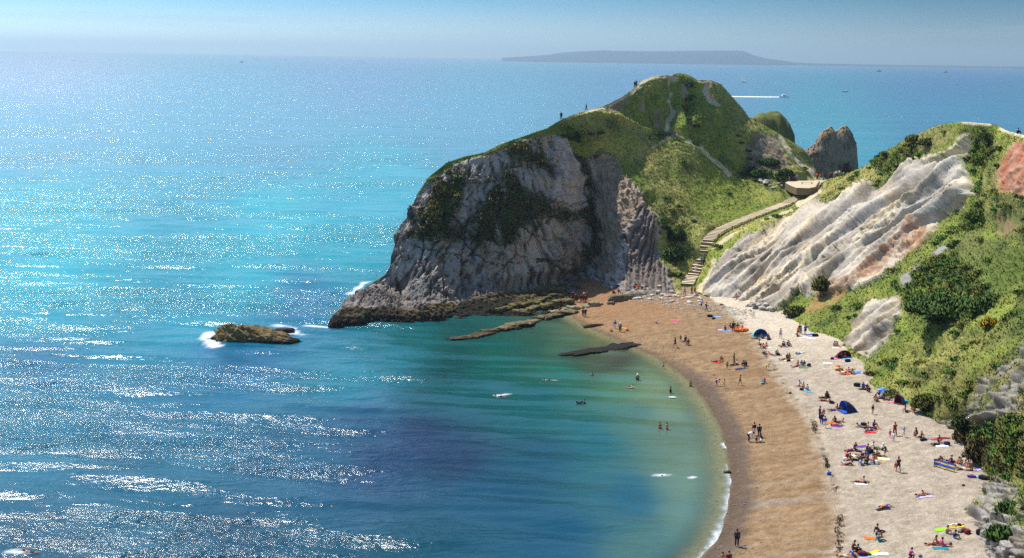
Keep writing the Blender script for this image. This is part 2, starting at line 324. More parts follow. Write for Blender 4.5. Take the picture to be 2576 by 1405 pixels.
m_sumrock = sum(mask(p, 5, 8, 6) for p in ([(1715, 210), (1728, 215), (1735, 240), (1722, 250), (1712, 235)], [(1735, 270), (1750, 275), (1755, 300), (1745, 330), (1737, 310)], [(1655, 275), (1665, 270), (1668, 310), (1655, 315)], [(1605, 258), (1622, 262), (1625, 285), (1610, 280)], [(1515, 268), (1575, 238), (1590, 245), (1560, 280), (1530, 282)]))
m_slip = np.clip(m_slip + .8 * m_sumrock, 0, 1)
m_small = sum(mask(p, 4, 5, 4) for p in ([(2262, 690), (2290, 685), (2300, 700), (2280, 722), (2262, 712)], [(2300, 675), (2320, 668), (2322, 680), (2305, 690)], [(2345, 640), (2375, 618), (2390, 625), (2360, 645)], [(2025, 735), (2040, 725), (2045, 745), (2030, 750)]))
m_path = np.zeros(PX.shape)
for pts, wd in (([(1688, 194), (1686, 220), (1695, 235), (1684, 255), (1700, 275), (1683, 300), (1680, 325)], 5), ([(1758, 202), (1782, 206), (1772, 232), (1785, 255), (1800, 268)], 7),
                ([(1475, 284), (1516, 276), (1555, 252), (1590, 232), (1625, 203), (1650, 193), (1688, 192)], 5), ([(1730, 355), (1765, 372), (1790, 395), (1815, 415), (1835, 440)], 6),
                ([(1960, 345), (1985, 385), (2010, 415), (2035, 432), (2050, 445)], 6), ([(2428, 345), (2405, 375), (2385, 390), (2340, 402)], 13),
                ([(1688, 194), (1700, 200)], 6), ([(2060, 478), (2030, 498), (2008, 510)], 9), ([(2422, 309), (2489, 313)], 4), ([(2520, 325), (2580, 345)], 6), ([(1760, 730), (1788, 690), (1795, 655)], 8), ([(1795, 620), (1850, 590), (1930, 548), (1990, 525)], 4), ([(1640, 375), (1700, 335), (1720, 345)], 2)):
    m_path = np.maximum(m_path, line(pts, wd * 1.7))
m_path *= sstep(-.5, -.1, n4 + .5 * n2)
m_dark = sum(mask(p, 22, 25, 16) * s for p, s in (([(2290, 700), (2330, 665), (2400, 650), (2470, 700), (2480, 780), (2440, 820), (2360, 820), (2300, 780)], .9), ([(2180, 400), (2250, 375), (2320, 350), (2330, 380), (2290, 410), (2220, 440)], .7),
      ([(1880, 400), (1900, 380), (1960, 430), (1990, 455), (1930, 470), (1880, 440)], .8), ([(1640, 520), (1680, 500), (1720, 540), (1760, 600), (1740, 650), (1700, 700), (1680, 690), (1660, 600)], .45),
      ([(2430, 350), (2480, 330), (2510, 400), (2450, 440)], .6), ([(2420, 540), (2460, 520), (2500, 560), (2440, 580)], .7), ([(1715, 200), (1745, 210), (1760, 300), (1735, 330)], .6), ([(1400, 330), (1500, 320), (1560, 350), (1480, 365)], .5), ([(2420, 1080), (2500, 1050), (2580, 1060), (2580, 1180), (2500, 1200), (2440, 1150)], .8)))
m_dark = np.clip(m_dark, 0, 1)
m_dry = sstep(-.1, .35, n3 + .3 * n1) * .7
m_dry = np.maximum(m_dry, mask([(2090, 452), (2200, 410), (2300, 345), (2420, 310), (2400, 350), (2300, 400), (2170, 470), (2060, 505), (1900, 575), (1880, 570), (1960, 545), (2060, 490)], 12, 14) * .9)
m_dry = np.maximum(m_dry, mask([(2340, 1000), (2576, 900), (2700, 1000), (2700, 1230), (2480, 1200), (2380, 1080)], 30, 30) * .7)
m_rockall = np.clip(np.maximum.reduce([m_cliff, m_chalk, m_chalk2, m_red, m_rocky, m_rocky2, m_slip, m_small, m_gap * .8, m_pink]), 0, 1)
m_grass = np.clip(1 - np.maximum(m_rockall * (1 - m_ivy), m_path), 0, 1)

# ---- relief
du = np.gradient(W3, axis=1); dv = np.gradient(W3, axis=0)
Nn = np.cross(dv, du); Nn /= np.linalg.norm(Nn, axis=2, keepdims=True) + 1e-9
Nn *= np.sign((Nn * (CAM - W3)).sum(-1, keepdims=True))
for ax in (0, 1):                                   # soften the normals used for displacing
    for _ in range(6): Nn = (Nn + np.roll(Nn, 1, ax) + np.roll(Nn, -1, ax)) / 3
Nn /= np.linalg.norm(Nn, axis=2, keepdims=True) + 1e-9
hx = wx + .35 * wz
cf1, cf2, cid = cells((wx + 1.2 * n2 + .25 * wz) / 5.5, (wz + 1.0 * n2 + .15 * wx) / 7.5, 3)
cg1, cg2, cgd = cells((wx + .8 * n2 + .3 * wz) / 1.9, (wz + .8 * n2) / 3.4, 5)
edge1 = 1 - sstep(0.0, .07, cf2 - cf1); edge2 = 1 - sstep(0, .10, cg2 - cg1)
hl = wx - .50 * wz; lm = sstep(1330, 1200, PX + 20 * n1); vert = fbm(hx / 1.4, wy / 2.4, wz / 9, 5, ridged=True) * (1 - lm) + fbm(hl / 1.5 + 40, wy / 2.4, wz / 12, 5, ridged=True) * lm
crk = np.zeros(PX.shape)
for pts, wd in (([(1030, 540), (1065, 600), (1058, 660), (1085, 720), (1080, 760)], 5), ([(1160, 560), (1175, 620), (1225, 665), (1290, 662), (1380, 655), (1450, 670)], 5), ([(1150, 600), (1190, 600), (1210, 610)], 4), ([(1170, 620), (1155, 660), (1165, 740)], 3.5),
                ([(1380, 655), (1400, 670), (1440, 690), (1460, 700)], 6), ([(1290, 600), (1300, 640), (1250, 690)], 3), ([(1455, 640), (1465, 700)], 9), ([(1385, 505), (1440, 520), (1495, 500)], 5), ([(1300, 560), (1340, 590), (1380, 600), (1395, 650)], 3), ([(1425, 345), (1450, 400), (1470, 480), (1490, 520)], 5), ([(1330, 620), (1350, 570), (1370, 560)], 3), ([(1040, 620), (1100, 640), (1160, 640)], 3), ([(1000, 700), (1010, 740), (1000, 780)], 6), ([(1120, 640), (1110, 700), (1120, 760)], 3), ([(1230, 400), (1260, 470), (1250, 520)], 3), ([(1500, 560), (1515, 620), (1500, 690)], 6)):
    crk = np.maximum(crk, line(pts, wd * .42, 1.6, 9) * sstep(-.45, .0, n2 + .6 * n1 + .2))
fin_v = fbm((wx + .5 * wz) / .55, wy / 1.2, wz / 2.6, 4, ridged=True); bed = fbm(wx / 9., wy / 6., (wz + .22 * wx) / .8, 4, ridged=True)
rk = m_cliff * (1 - m_shelf) * (1 - m_fold) * (1 - m_brown)
cl1 = np.maximum(sstep(.66, .88, fbm((hx * (1 - lm) + hl * lm) / 3.2 + 5, wy / 6, wz / 11, 3, ridged=True)), sstep(.74, .92, fbm(wx / 9, wy / 6, (wz + .18 * wx) / 3.6 + 8, 3, ridged=True)) * .8) * (1 - .7 * slab)
D_cl = -.75 * cl1 * rk
D = rk * (1.5 * n1 + 1.0 * (cid - .5) + .5 * (cgd - .5) - .35 * edge1 * sstep(-.2, .3, n1) - .2 * edge2 * sstep(-.1, .3, n2) - 1.0 * crk + .5 * n2 + (.3 + .7 * sstep(-.15, .3, n1)) * (.95 * vert + .22 * n4 + .28 * fin_v))
D += D_cl + slab * .6 - slab * rk * (.35 * (cgd - .5) - .35 * edge2)
under = sstep(745, 728, PY - (PX - 1300) * -.2) * sstep(690, 712, PY - (PX - 1300) * -.12) * sstep(1240, 1290, PX) * sstep(1470, 1440, PX)
D += -2.6 * under * rk
D += m_brown * (1.0 * fbm(hx / 1.2, wy / 3, wz / 12, 4, ridged=True) + .6 * n2)
# folded strata: curving ribs
fq = (PX - 1575) - 42 * np.clip((700 - PY) / 180., -1, 1.2) ** 2 + 3 * n2 + 16 * fbm(PX / 24., PY / 150., 1.5, 3)
rib = np.abs(((fq / 13.) % 1.0) - .5) * 2
D += m_fold * ((.45 + .6 * n1) * sstep(.1, .9, rib) + .9 * n2 + .4 * n4 + .4 * fin_v + .35 * fbm(fq / 4., PY / 60., 0.5, 3))
# shelf: tilted flat beds, edges rising to the right
sh = (wy + .28 * wx) / 1.5 + .5 * n2
shs = (sh % 1.0)
D += m_shelf * (.60 * sstep(.0, .7, shs) - .35 + .9 * n2 + .6 * n4 + .5 * n1) * sstep(0.0, .8, wz + .8)
# chalk: gullies running down the dip
ax_, ay_ = -0.79, 0.61
ca = PX * ax_ + PY * ay_; cb_ = PX * ay_ - PY * ax_
cbw = cb_ + 10 * fbm(ca / 240., cb_ / 60., 1.3, 3)
g1 = fbm(cbw / 34., ca / 330., 2.1, 3, ridged=True); g2 = fbm(cbw / 11., ca / 240., 4.4, 4, ridged=True)
rub = sstep(.0, .35, fbm(cbw / 30. + 9, ca / 260., 7.7, 3) + .12 * n2)      # rubble strips between smooth faces
cf_ = fbm(cbw / 5., ca / 40., 9.1, 4, ridged=True)
g0 = fbm(cbw / 62. + 5, ca / 420., 6.1, 2, ridged=True)
ckl = sstep(.62, .86, fbm(cbw / 15. + 3, ca / 110., 2.2, 3, ridged=True)) * sstep(-.15, .25, n1 + .3 * n2); ckx = sstep(.72, .9, fbm(cbw / 46., ca / 26. + cbw / 60., 4.7, 3, ridged=True)) * sstep(.0, .3, fbm(cbw / 50. + 7, ca / 90., 3, 2)); ckl = np.maximum(ckl, ckx)
D += -.7 * m_chalk * ckl
saw = ((cbw + 16 * fbm(ca / 300., cb_ / 90., 5.5, 2)) / 52.) % 1.0
D += m_chalk * (-2.2 + 1.7 * saw * sstep(1.0, .90, saw) + 3.2 * g0 + .6 * g1 + (.10 + .36 * rub) * g2 + .12 * n2 + .38 * cf_ + .06 * n4 + rub * (.35 * n4 + .25 * n2))
D += m_chalk2 * (1.7 * g1 + .9 * g2 + .3 * n2 + .25 * n4 - .8)
D += m_red * (.8 * fbm(wx / 1.5, wy / 6, wz / 6, 4, ridged=True) + .3 * n2) + m_gap * (.4 * n2 + .45 * n4)
b1, b2, bi = cells(wx / 1.3 + .3 * n2, (wz * 1.2 + wy * .4) / 1.1, 9)
D += np.clip(m_rocky + m_rocky2, 0, 1) * (1.2 * (sstep(.75, .0, b1) - .35) * (.4 + bi) + .7 * n2 + .35 * n4)
D += (m_slip + m_small) * (.5 * n2 + .3 * n4)
gr = np.clip(1 - m_rockall, 0, 1)
tuf = fbm(wx / 1.1, wy / 1.1, wz / 1.1, 4)
bushy = sstep(-.1, .4, n1 + .3 * m_dark)
D += gr * (1.3 * n3 * sstep(0, 12, wz) + .65 * n1 + .22 * tuf + .22 * bushy * np.abs(n2) * 2.2 + .35 * m_dark * np.abs(n1) * 3)
D += -.12 * m_path * gr + m_ivy * m_cliff * (.5 + .5 * np.abs(n2) * 2 + .3 * tuf)
# gullies and spurs of the green hill
for pts, wd, dp in (([(1735, 260), (1745, 300), (1760, 350)], 16, -2.2), ([(1640, 240), (1650, 290), (1660, 330)], 16, -1.6), ([(1480, 290), (1560, 300), (1640, 340)], 8, .8), ([(1640, 500), (1690, 560), (1700, 640)], 18, -1.4), ([(1870, 440), (1900, 400), (1890, 360)], 16, -1.6), ([(2470, 360), (2450, 420), (2440, 470)], 24, -2.4), ([(2430, 560), (2470, 560)], 20, -1.6),
                    ([(1690, 200), (1700, 260), (1690, 300)], 10, -1.0), ([(1800, 250), (1850, 330), (1940, 350)], 30, .6), ([(1800, 290), (1790, 340), (1860, 330), (1900, 360)], 20, .7), ([(1960, 440), (2000, 450)], 12, .6), ([(2400, 900), (2300, 960)], 18, -1.0), ([(2576, 700), (2480, 850), (2300, 900)], 24, -1.2)):
    bx = line(pts, wd, wd * .9, 6); D += dp * bx
fade = sstep(0, 8, np.arange(NR))[:, None] * .8 + .2            # keep the skyline
D *= fade
# keep the stairs and the platform clear
STAIR = [(1728, 722), (1742, 700), (1756, 675), (1768, 655), (1776, 635), (1780, 612), (1793, 596), (1818, 580), (1850, 566), (1893, 549), (1935, 533), (1975, 518), (2005, 503), (2030, 488), (2046, 474), (2062, 460)]
dst, _ = pdist(PX, PY, STAIR); k = sstep(9, 26, dst); D *= k; D -= .5 * (1 - k)
kp = sstep(0, 20, sdpoly(PX, PY, [(1972, 462), (2068, 452), (2068, 478), (1985, 486)])); D *= kp; D -= 1.2 * (1 - kp) * sstep(2040, 2020, PX)
LP = W3 + Nn * D[..., None]

# ---- colours (albedo)
g_a = srgb(112, 124, 48); g_b = srgb(156, 148, 84); g_c = srgb(62, 82, 34); g_d = srgb(44, 64, 28); g_o = srgb(130, 116, 70)
def mixc(a, b, m): return a * (1 - m[..., None]) + b * m[..., None]
C = mixc(np.broadcast_to(g_a, PX.shape + (3,)), g_b, np.clip(m_dry + .25 * n2, 0, 1))
C = mixc(C, g_c, sstep(.0, .5, -n1 + .5 * n2 - .1) * .75)
C = mixc(C, g_d, m_dark * .8); C = mixc(C, srgb(74, 92, 40), mask([(2400, 560), (2480, 520), (2700, 520), (2700, 850), (2500, 860), (2420, 840), (2300, 820), (2280, 760), (2330, 640)], 40, 40, 20) * .6); C = mixc(C, srgb(96, 92, 48), mask([(2300, 960), (2500, 860), (2700, 860), (2700, 1250), (2480, 1200), (2330, 1060)], 40, 40, 20) * .55); C = C * (1 + .22 * sstep(2060, 1960, PX) * sstep(30, 120, PX - 1400) * 1.2)[..., None]; C = mixc(C, g_o, sstep(.15, .5, fbm(wx / 5 + 50, wy / 5, wz / 5, 4)) * .5)  # extra light put into the main hill's grass colour; it faces off-sun
C = mixc(C, g_c, sstep(.05, .45, fbm(wx / 9, wy / 9, (wz + .3 * wx) / 4.5 + 40, 4)) * .7); C = mixc(C, srgb(140, 150, 62), sstep(.05, .4, fbm(wx / 12 + 20, wy / 12, (wz - .3 * wx) / 5, 4)) * .7)
C *= (1 + .25 * tuf + .15 * n4)[..., None]
rock = mixc(np.broadcast_to(srgb(182, 172, 160), PX.shape + (3,)), srgb(146, 138, 132), np.clip(.5 + n1 + .6 * n2, 0, 1))
rock = mixc(rock, srgb(176, 164, 156), sstep(.55, .9, cid + .3 * n2) * .6); rock = mixc(rock, srgb(84, 72, 66), sstep(.1, .5, fbm(hx / 2.5, wy / 3, wz / 10 + 4, 4)) * .5)
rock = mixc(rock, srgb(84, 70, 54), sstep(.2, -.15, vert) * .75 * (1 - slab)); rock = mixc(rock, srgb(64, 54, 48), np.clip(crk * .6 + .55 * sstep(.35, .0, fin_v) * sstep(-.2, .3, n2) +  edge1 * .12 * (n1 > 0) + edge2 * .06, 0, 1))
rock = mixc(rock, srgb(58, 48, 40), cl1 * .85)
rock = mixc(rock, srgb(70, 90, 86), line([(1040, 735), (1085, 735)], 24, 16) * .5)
rock = mixc(rock, srgb(92, 82, 78), sstep(690, 740, PY + 10 * n1) * .5); rock = mixc(rock, srgb(206, 196, 188), slab * .35)  # cliff foot: wet rock plus base shadow painted into the colour
rock = mixc(rock, mixc(np.broadcast_to(srgb(138, 120, 100), PX.shape + (3,)), srgb(158, 138, 116), np.clip(.5 + n2 * 2, 0, 1)), m_brown)
fold = mixc(np.broadcast_to(srgb(124, 112, 104), PX.shape + (3,)), srgb(82, 74, 70), np.clip(1 - sstep(.1, .5, rib) + .2 * n2, 0, 1)); rock = mixc(rock, fold, m_fold)
shelf = mixc(np.broadcast_to(srgb(36, 31, 23), PX.shape + (3,)), srgb(112, 98, 58), sstep(.35, .9, shs + .9 * n2 + .5 * n4) * sstep(.2, 1.2, wz) * sstep(-.3, .3, n1 + .35 * sstep(1250, 1400, PX))); shelf = mixc(shelf, srgb(96, 80, 58), sstep(0, .4, n1) * .5)
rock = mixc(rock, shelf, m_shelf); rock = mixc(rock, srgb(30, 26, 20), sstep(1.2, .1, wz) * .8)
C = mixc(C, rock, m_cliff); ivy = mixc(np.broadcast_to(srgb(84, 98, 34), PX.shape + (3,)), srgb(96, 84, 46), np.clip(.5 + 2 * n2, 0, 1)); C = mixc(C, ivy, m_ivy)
ck = mixc(np.broadcast_to(srgb(168, 158, 144), PX.shape + (3,)), srgb(200, 182, 148), rub); ck = mixc(ck, srgb(146, 138, 130), sstep(0, .5, fbm(cbw / 40. + 3, ca / 200., 3.3, 4)) * .8)
ck = mixc(ck, srgb(204, 174, 120), sstep(.12, .5, fbm(cbw / 16. + 13, ca / 110., 8.3, 4)) * .6); ck = mixc(ck, srgb(104, 88, 68), np.clip(.25 + rub, 0, 1) * sstep(.1, .5, n4 + .6 * n2) * .85); ck = mixc(ck, srgb(120, 108, 94), sstep(.50, .0, cf_) * .5); ck = mixc(ck, srgb(88, 76, 62), ckl * .8); ck = mixc(ck, srgb(128, 114, 72), sstep(.25, .55, fbm(wx / 3 + 11, wy / 3, wz / 3, 4)) * .5)
ck = mixc(ck, srgb(224, 214, 196), sstep(.3, .8, g1) * .5)
C = mixc(C, ck, m_chalk); C = mixc(C, mixc(ck, srgb(112, 98, 84), sstep(.1, .5, n2 + .4 * g2 - .1)), m_chalk2)
C = mixc(C, mixc(np.broadcast_to(srgb(180, 142, 104), PX.shape + (3,)), srgb(150, 98, 64), np.clip(.5 + 2 * n2, 0, 1)), m_gap * .7 * sstep(-.4, .1, n4 + n2 + .1))
C = mixc(C, mixc(np.broadcast_to(srgb(168, 100, 72), PX.shape + (3,)), srgb(176, 136, 110), np.clip(.4 + 1.6 * n2, 0, 1)), m_red)
C = mixc(C, srgb(150, 112, 88), m_pink * sstep(-.1, .3, n2)); 
rc = mixc(np.broadcast_to(srgb(164, 156, 148), PX.shape + (3,)), srgb(104, 94, 82), np.clip(.35 + 1.8 * n2, 0, 1)); rc = mixc(rc, srgb(70, 66, 46), sstep(.20, .02, b2 - b1) * .8); rc = mixc(rc, srgb(58, 76, 30), sstep(.1, .4, fbm(wx / 2.4 + 8, wy / 2.4, wz / 2.4, 4)) * .85)  # crevices between the blocks get painted shade, besides the plant green
C = mixc(C, rc, np.clip(m_rocky + m_rocky2, 0, 1)); 
C = mixc(C, mixc(np.broadcast_to(srgb(132, 112, 94), PX.shape + (3,)), srgb(180, 164, 146), np.clip(.3 + 2 * n2, 0, 1)), np.clip(m_slip, 0, 1) * .9)
C = mixc(C, srgb(146, 140, 134), np.clip(m_small, 0, 1) * sstep(-.3, .2, n2 + .2)); C = mixc(C, srgb(200, 184, 152), m_path)
C = np.clip(C, .005, .9)
# far side of the hills: falls away behind the skyline
NB = 26
back = []
top = LP[0]; gd = np.stack([top[:, 0], top[:, 1], 0 * top[:, 0]], -1); gd /= np.linalg.norm(gd, axis=1, keepdims=True)
depthb = np.interp(cx, [816, 900, 1000, 1100, 1400, 1700, 1900, 2052, 2070, 2150, 2300, 2990], [6, 8, 16, 22, 34, 40, 34, 30, 34, 45, 60, 80])
for i in range(NB, 0, -1):
    t = i / NB; nn = fbm(top[:, 0] / 7, t * 5, 3.3, 4)
    p = top + gd * (depthb * t + 1.6 * nn * t)[:, None]; p[:, 2] = top[:, 2] - (top[:, 2] + 3) * (.25 * t + .75 * t ** 2.2) + 1.3 * nn * t * (1 - t) * 2
    back.append(p)
back = np.array(back); VB = np.concatenate([back, LP]); CB = np.concatenate([np.repeat(C[:1], NB, 0), C])
for i in range(NB):
    t = 1 - i / NB; CB[i] = C[2] * (1 - sstep(.2, .5, np.full(NC, t)))[:, None] + srgb(150, 138, 126) * sstep(.2, .5, np.full(NC, t))[:, None]
mat_land = attr_mat("hillside_ground", .93, 1.6, .30, .5, .35)
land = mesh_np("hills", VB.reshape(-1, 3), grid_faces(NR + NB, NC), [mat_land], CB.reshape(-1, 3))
tag(land, kind="structure")

# ------------------------------------------------------------------ beach (with the sea bed)
bxs = np.arange(-12, 90, .42); bys = np.arange(92, 312, .42)
BX, BY = np.meshgrid(bxs, bys); wd_ = wdist(BX, BY)
BZ = beach_z(BX, BY)
bn1 = fbm(BX / 6, BY / 6, 0, 4); bn2 = fbm(BX / 1.3, BY / 1.3, 0, 4); bn3 = fbm(BX / .45 + BY / 2.2, BY / .45, 0, 3)
onl = sstep(.5, 3, wd_)
BZ = BZ + onl * (.14 * bn1 + .07 * bn2 + .05 * bn3 + .07 * np.sin(wd_ * 1.5 + 3 * bn1) * sstep(2, 6, wd_))
QX, QY = project(np.stack([BX, BY, BZ], -1))
WEED = [(1745, 742), (1810, 775), (1850, 810), (1880, 832), (1905, 855), (1928, 892), (1950, 925), (1975, 962), (1995, 990), (2030, 1030), (2048, 1062), (2060, 1085), (2072, 1120), (2082, 1160), (2092, 1185), (2110, 1240), (2116, 1300), (2112, 1350), (2108, 1420)]
wk = at_z(np.array([p[0] for p in WEED]), np.array([p[1] for p in WEED]), 2.0)
dw, _ = pdist(BX, BY, [tuple(p) for p in wk[:, :2]])
polyw = [tuple(p) for p in wk[:, :2]] + [(400, 60), (400, 290)]
sidew = np.where(inside(BX, BY, polyw), 1, -1) * dw + 1.2 * bn1 + .5 * bn2
upper = sstep(-2.2, 1.4, sidew + .8 * bn2)
bc = mixc(np.broadcast_to(srgb(136, 108, 76), BX.shape + (3,)), srgb(158, 130, 96), np.clip(.5 + 1.5 * bn2, 0, 1))
orange = sstep(870, 760, QY + 30 * bn1) * sstep(1780, 1640, QX + 30 * bn1)
bc = mixc(bc, srgb(152, 112, 76), orange * .8)
ring = fbm(BX / 16 + 2, BY / 3.2, 0, 4)
bc = mixc(bc, srgb(132, 102, 68), sstep(.0, .4, ring) * sstep(760, 900, QY) * .8); bc = mixc(bc, srgb(146, 136, 124), sstep(.05, .4, -ring) * sstep(1150, 1300, QY) * .8)
bc = mixc(bc, mixc(np.broadcast_to(srgb(166, 150, 130), BX.shape + (3,)), srgb(182, 168, 148), np.clip(.5 + 1.5 * bn2, 0, 1)), upper)
white = sstep(960, 800, QY + 20 * bn1) * sstep(-.5, .5, sidew) * sstep(1660, 1740, QX)
bc = mixc(bc, srgb(206, 192, 168), white * .9)
wet = sstep(3.8, 1.8, wd_ + .8 * bn1 + 1.2 * fbm(BX / 8, BY / 2.5, 4, 3)) * sstep(860, 960, QY)
bc = mixc(bc, srgb(98, 82, 70), wet * .9); bc = mixc(bc, srgb(98, 78, 58), sstep(1.8, .2, wd_ + .4 * bn1) * .75)
seab = sstep(.2, -.5, wd_); bc = mixc(bc, srgb(140, 132, 92), seab)
bc = bc * (1 + .30 * bn3 + .20 * bn2 + .16 * fbm(BX / 12 + 4, BY / 4, 9, 4))[..., None]; bc = mixc(bc, srgb(60, 46, 34), sstep(.38, .6, bn3 + .3 * bn2) * .45 * (1 - seab))
keepb = ((wd_ > -26) & (BX < 86))[:-1, :-1]
mat_beach = attr_mat("shingle", .9, 2.2, .30, 1.0, .30, .25, 9.0)
beach = mesh_np("beach", np.stack([BX, BY, BZ], -1).reshape(-1, 3), grid_faces(*BX.shape, keep=keepb), [mat_beach], np.clip(bc, .01, .9).reshape(-1, 3))
tag(beach, kind="structure")

# ------------------------------------------------------------------ sea
n = 820
t = np.linspace(-1, 1, n); k = 7.0
AX = 9.0 * 0 + 1.0
def axis(a, tot, n, c): 
    T = math.asinh(tot / a); return c + a * np.sinh(np.linspace(-T, T, n))
sx = axis(45, 26000, 1000, -5); T1 = math.asinh(320 / 60.); T2 = math.asinh(26000 / 60.)
sy = 190 + 60 * np.sinh(np.linspace(-T1, T2, 1000))
SX, SY = np.meshgrid(sx, sy)
QX, QY = project(np.stack([SX, SY, 0 * SX], -1)); front = (SY > 20)
QX = np.where(front, QX, 1200); QY = np.where(front, QY, 1900)
# near sheet carries real swell
dd = wdist(SX, SY); nearm = sstep(900, 250, np.hypot(SX, SY - 150)) * (1 - sstep(-6, 1, dd) * .9)
def swell(x, y, deg, lam, amp, ph=0.):
    a = rad(deg); q = (x * math.cos(a) + y * math.sin(a)) * 2 * math.pi / lam + ph + 1.4 * fbm(x / 40, y / 40, ph, 2)
    return amp * (np.sin(q) + .25 * np.sin(2 * q + .6))
SZ = swell(SX, SY, 76, 9.5, .17) + swell(SX, SY, 88, 5.7, .09, 2.) + swell(SX, SY, 62, 15, .16, 4.) + .10 * fbm(SX / 3.1, SY / 2.4, 0, 3)
outside = sstep(40, -40, SX - 0 + .0 * SY)
SZ = SZ * nearm * (.35 + .65 * outside)
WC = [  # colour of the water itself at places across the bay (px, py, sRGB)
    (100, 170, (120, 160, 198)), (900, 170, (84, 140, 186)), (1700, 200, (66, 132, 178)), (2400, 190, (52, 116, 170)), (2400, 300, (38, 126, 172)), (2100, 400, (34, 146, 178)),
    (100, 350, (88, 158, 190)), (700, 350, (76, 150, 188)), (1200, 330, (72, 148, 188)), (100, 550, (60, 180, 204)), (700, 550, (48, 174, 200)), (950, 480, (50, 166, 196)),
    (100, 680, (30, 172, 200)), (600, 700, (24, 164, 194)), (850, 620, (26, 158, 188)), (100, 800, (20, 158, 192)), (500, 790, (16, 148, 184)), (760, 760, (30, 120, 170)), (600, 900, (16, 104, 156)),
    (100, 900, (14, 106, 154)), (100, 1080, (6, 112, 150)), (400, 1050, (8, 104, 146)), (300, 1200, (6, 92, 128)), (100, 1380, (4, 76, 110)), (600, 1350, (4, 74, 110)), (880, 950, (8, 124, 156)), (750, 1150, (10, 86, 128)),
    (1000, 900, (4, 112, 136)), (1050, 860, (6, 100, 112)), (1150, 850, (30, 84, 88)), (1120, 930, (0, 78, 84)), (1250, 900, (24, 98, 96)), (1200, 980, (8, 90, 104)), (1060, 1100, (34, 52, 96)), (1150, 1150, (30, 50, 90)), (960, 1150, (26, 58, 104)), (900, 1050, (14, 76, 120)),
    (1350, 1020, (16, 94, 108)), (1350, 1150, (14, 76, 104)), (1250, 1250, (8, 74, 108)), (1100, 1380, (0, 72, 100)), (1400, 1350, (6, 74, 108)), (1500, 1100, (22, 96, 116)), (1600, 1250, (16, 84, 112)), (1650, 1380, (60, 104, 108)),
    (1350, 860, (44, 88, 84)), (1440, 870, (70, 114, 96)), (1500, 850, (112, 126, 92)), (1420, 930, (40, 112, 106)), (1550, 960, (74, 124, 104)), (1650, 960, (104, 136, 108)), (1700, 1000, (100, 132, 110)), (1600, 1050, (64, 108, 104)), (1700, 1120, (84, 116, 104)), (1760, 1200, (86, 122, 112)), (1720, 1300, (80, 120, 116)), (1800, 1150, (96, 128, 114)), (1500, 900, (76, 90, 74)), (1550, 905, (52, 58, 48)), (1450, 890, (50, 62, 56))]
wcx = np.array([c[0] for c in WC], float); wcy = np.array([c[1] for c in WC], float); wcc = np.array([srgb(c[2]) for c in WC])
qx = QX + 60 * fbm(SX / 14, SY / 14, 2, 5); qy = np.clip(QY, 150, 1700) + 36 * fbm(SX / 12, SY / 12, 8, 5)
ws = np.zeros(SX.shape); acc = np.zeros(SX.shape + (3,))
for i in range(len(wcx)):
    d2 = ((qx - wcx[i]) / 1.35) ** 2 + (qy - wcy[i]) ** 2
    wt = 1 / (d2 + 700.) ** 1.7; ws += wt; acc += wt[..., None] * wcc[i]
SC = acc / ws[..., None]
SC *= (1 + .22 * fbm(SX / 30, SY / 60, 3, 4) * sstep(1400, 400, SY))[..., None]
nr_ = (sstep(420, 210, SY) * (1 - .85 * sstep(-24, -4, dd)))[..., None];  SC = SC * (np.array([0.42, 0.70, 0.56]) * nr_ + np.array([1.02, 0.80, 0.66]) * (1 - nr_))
# foam: where swell breaks on the rocks and along the shore (real white water)
def foam_line(pts, wid):
    P = at_z(np.array([p[0] for p in pts], float), np.array([p[1] for p in pts], float), 0.)
    d, _ = pdist(SX, SY, [tuple(p) for p in P[:, :2]]); return 1 - sstep(wid * .3, wid, d)
fm = np.maximum.reduce([foam_line([(528, 838), (518, 852), (545, 872)], 2.0), foam_line([(700, 822), (728, 828), (740, 838), (760, 842)], 1.8), foam_line([(775, 820), (800, 822), (828, 822)], 1.5), foam_line([(1100, 1600), (1101, 1600)], .1),
    foam_line([(1650, 1197), (1690, 1200), (1740, 1203)], .3), foam_line([(880, 740), (930, 705)], 1.0), foam_line([(1250, 992), (1275, 990)], .7), foam_line([(1375, 955), (1400, 955)], .4), foam_line([(30, 1385), (80, 1388)], .8), foam_line([(1815, 1085), (1838, 1180)], .22)])
FO = np.clip(fm * sstep(-.25, .45, 1.5 * fbm(SX / 1.3, SY / 2.2, 0, 5) + (fm - .55)), 0, 1)
fsh = foam_line([(1836, 1180), (1838, 1220), (1830, 1290), (1799, 1362), (1765, 1406), (1690, 1470)], .75); FO = np.maximum(FO, fsh * np.clip(.75 + 1.1 * fbm(SX / 2.5, SY / 2.5, 6, 3), .15, 1))
tr = sstep(-5.0, -.2, dd) * sstep(40, 15, np.abs(SX - 20) * (SY < 330) + 60 * (SY >= 330))     # clear water over the shallows
tr = tr * (1 - FO) * .82
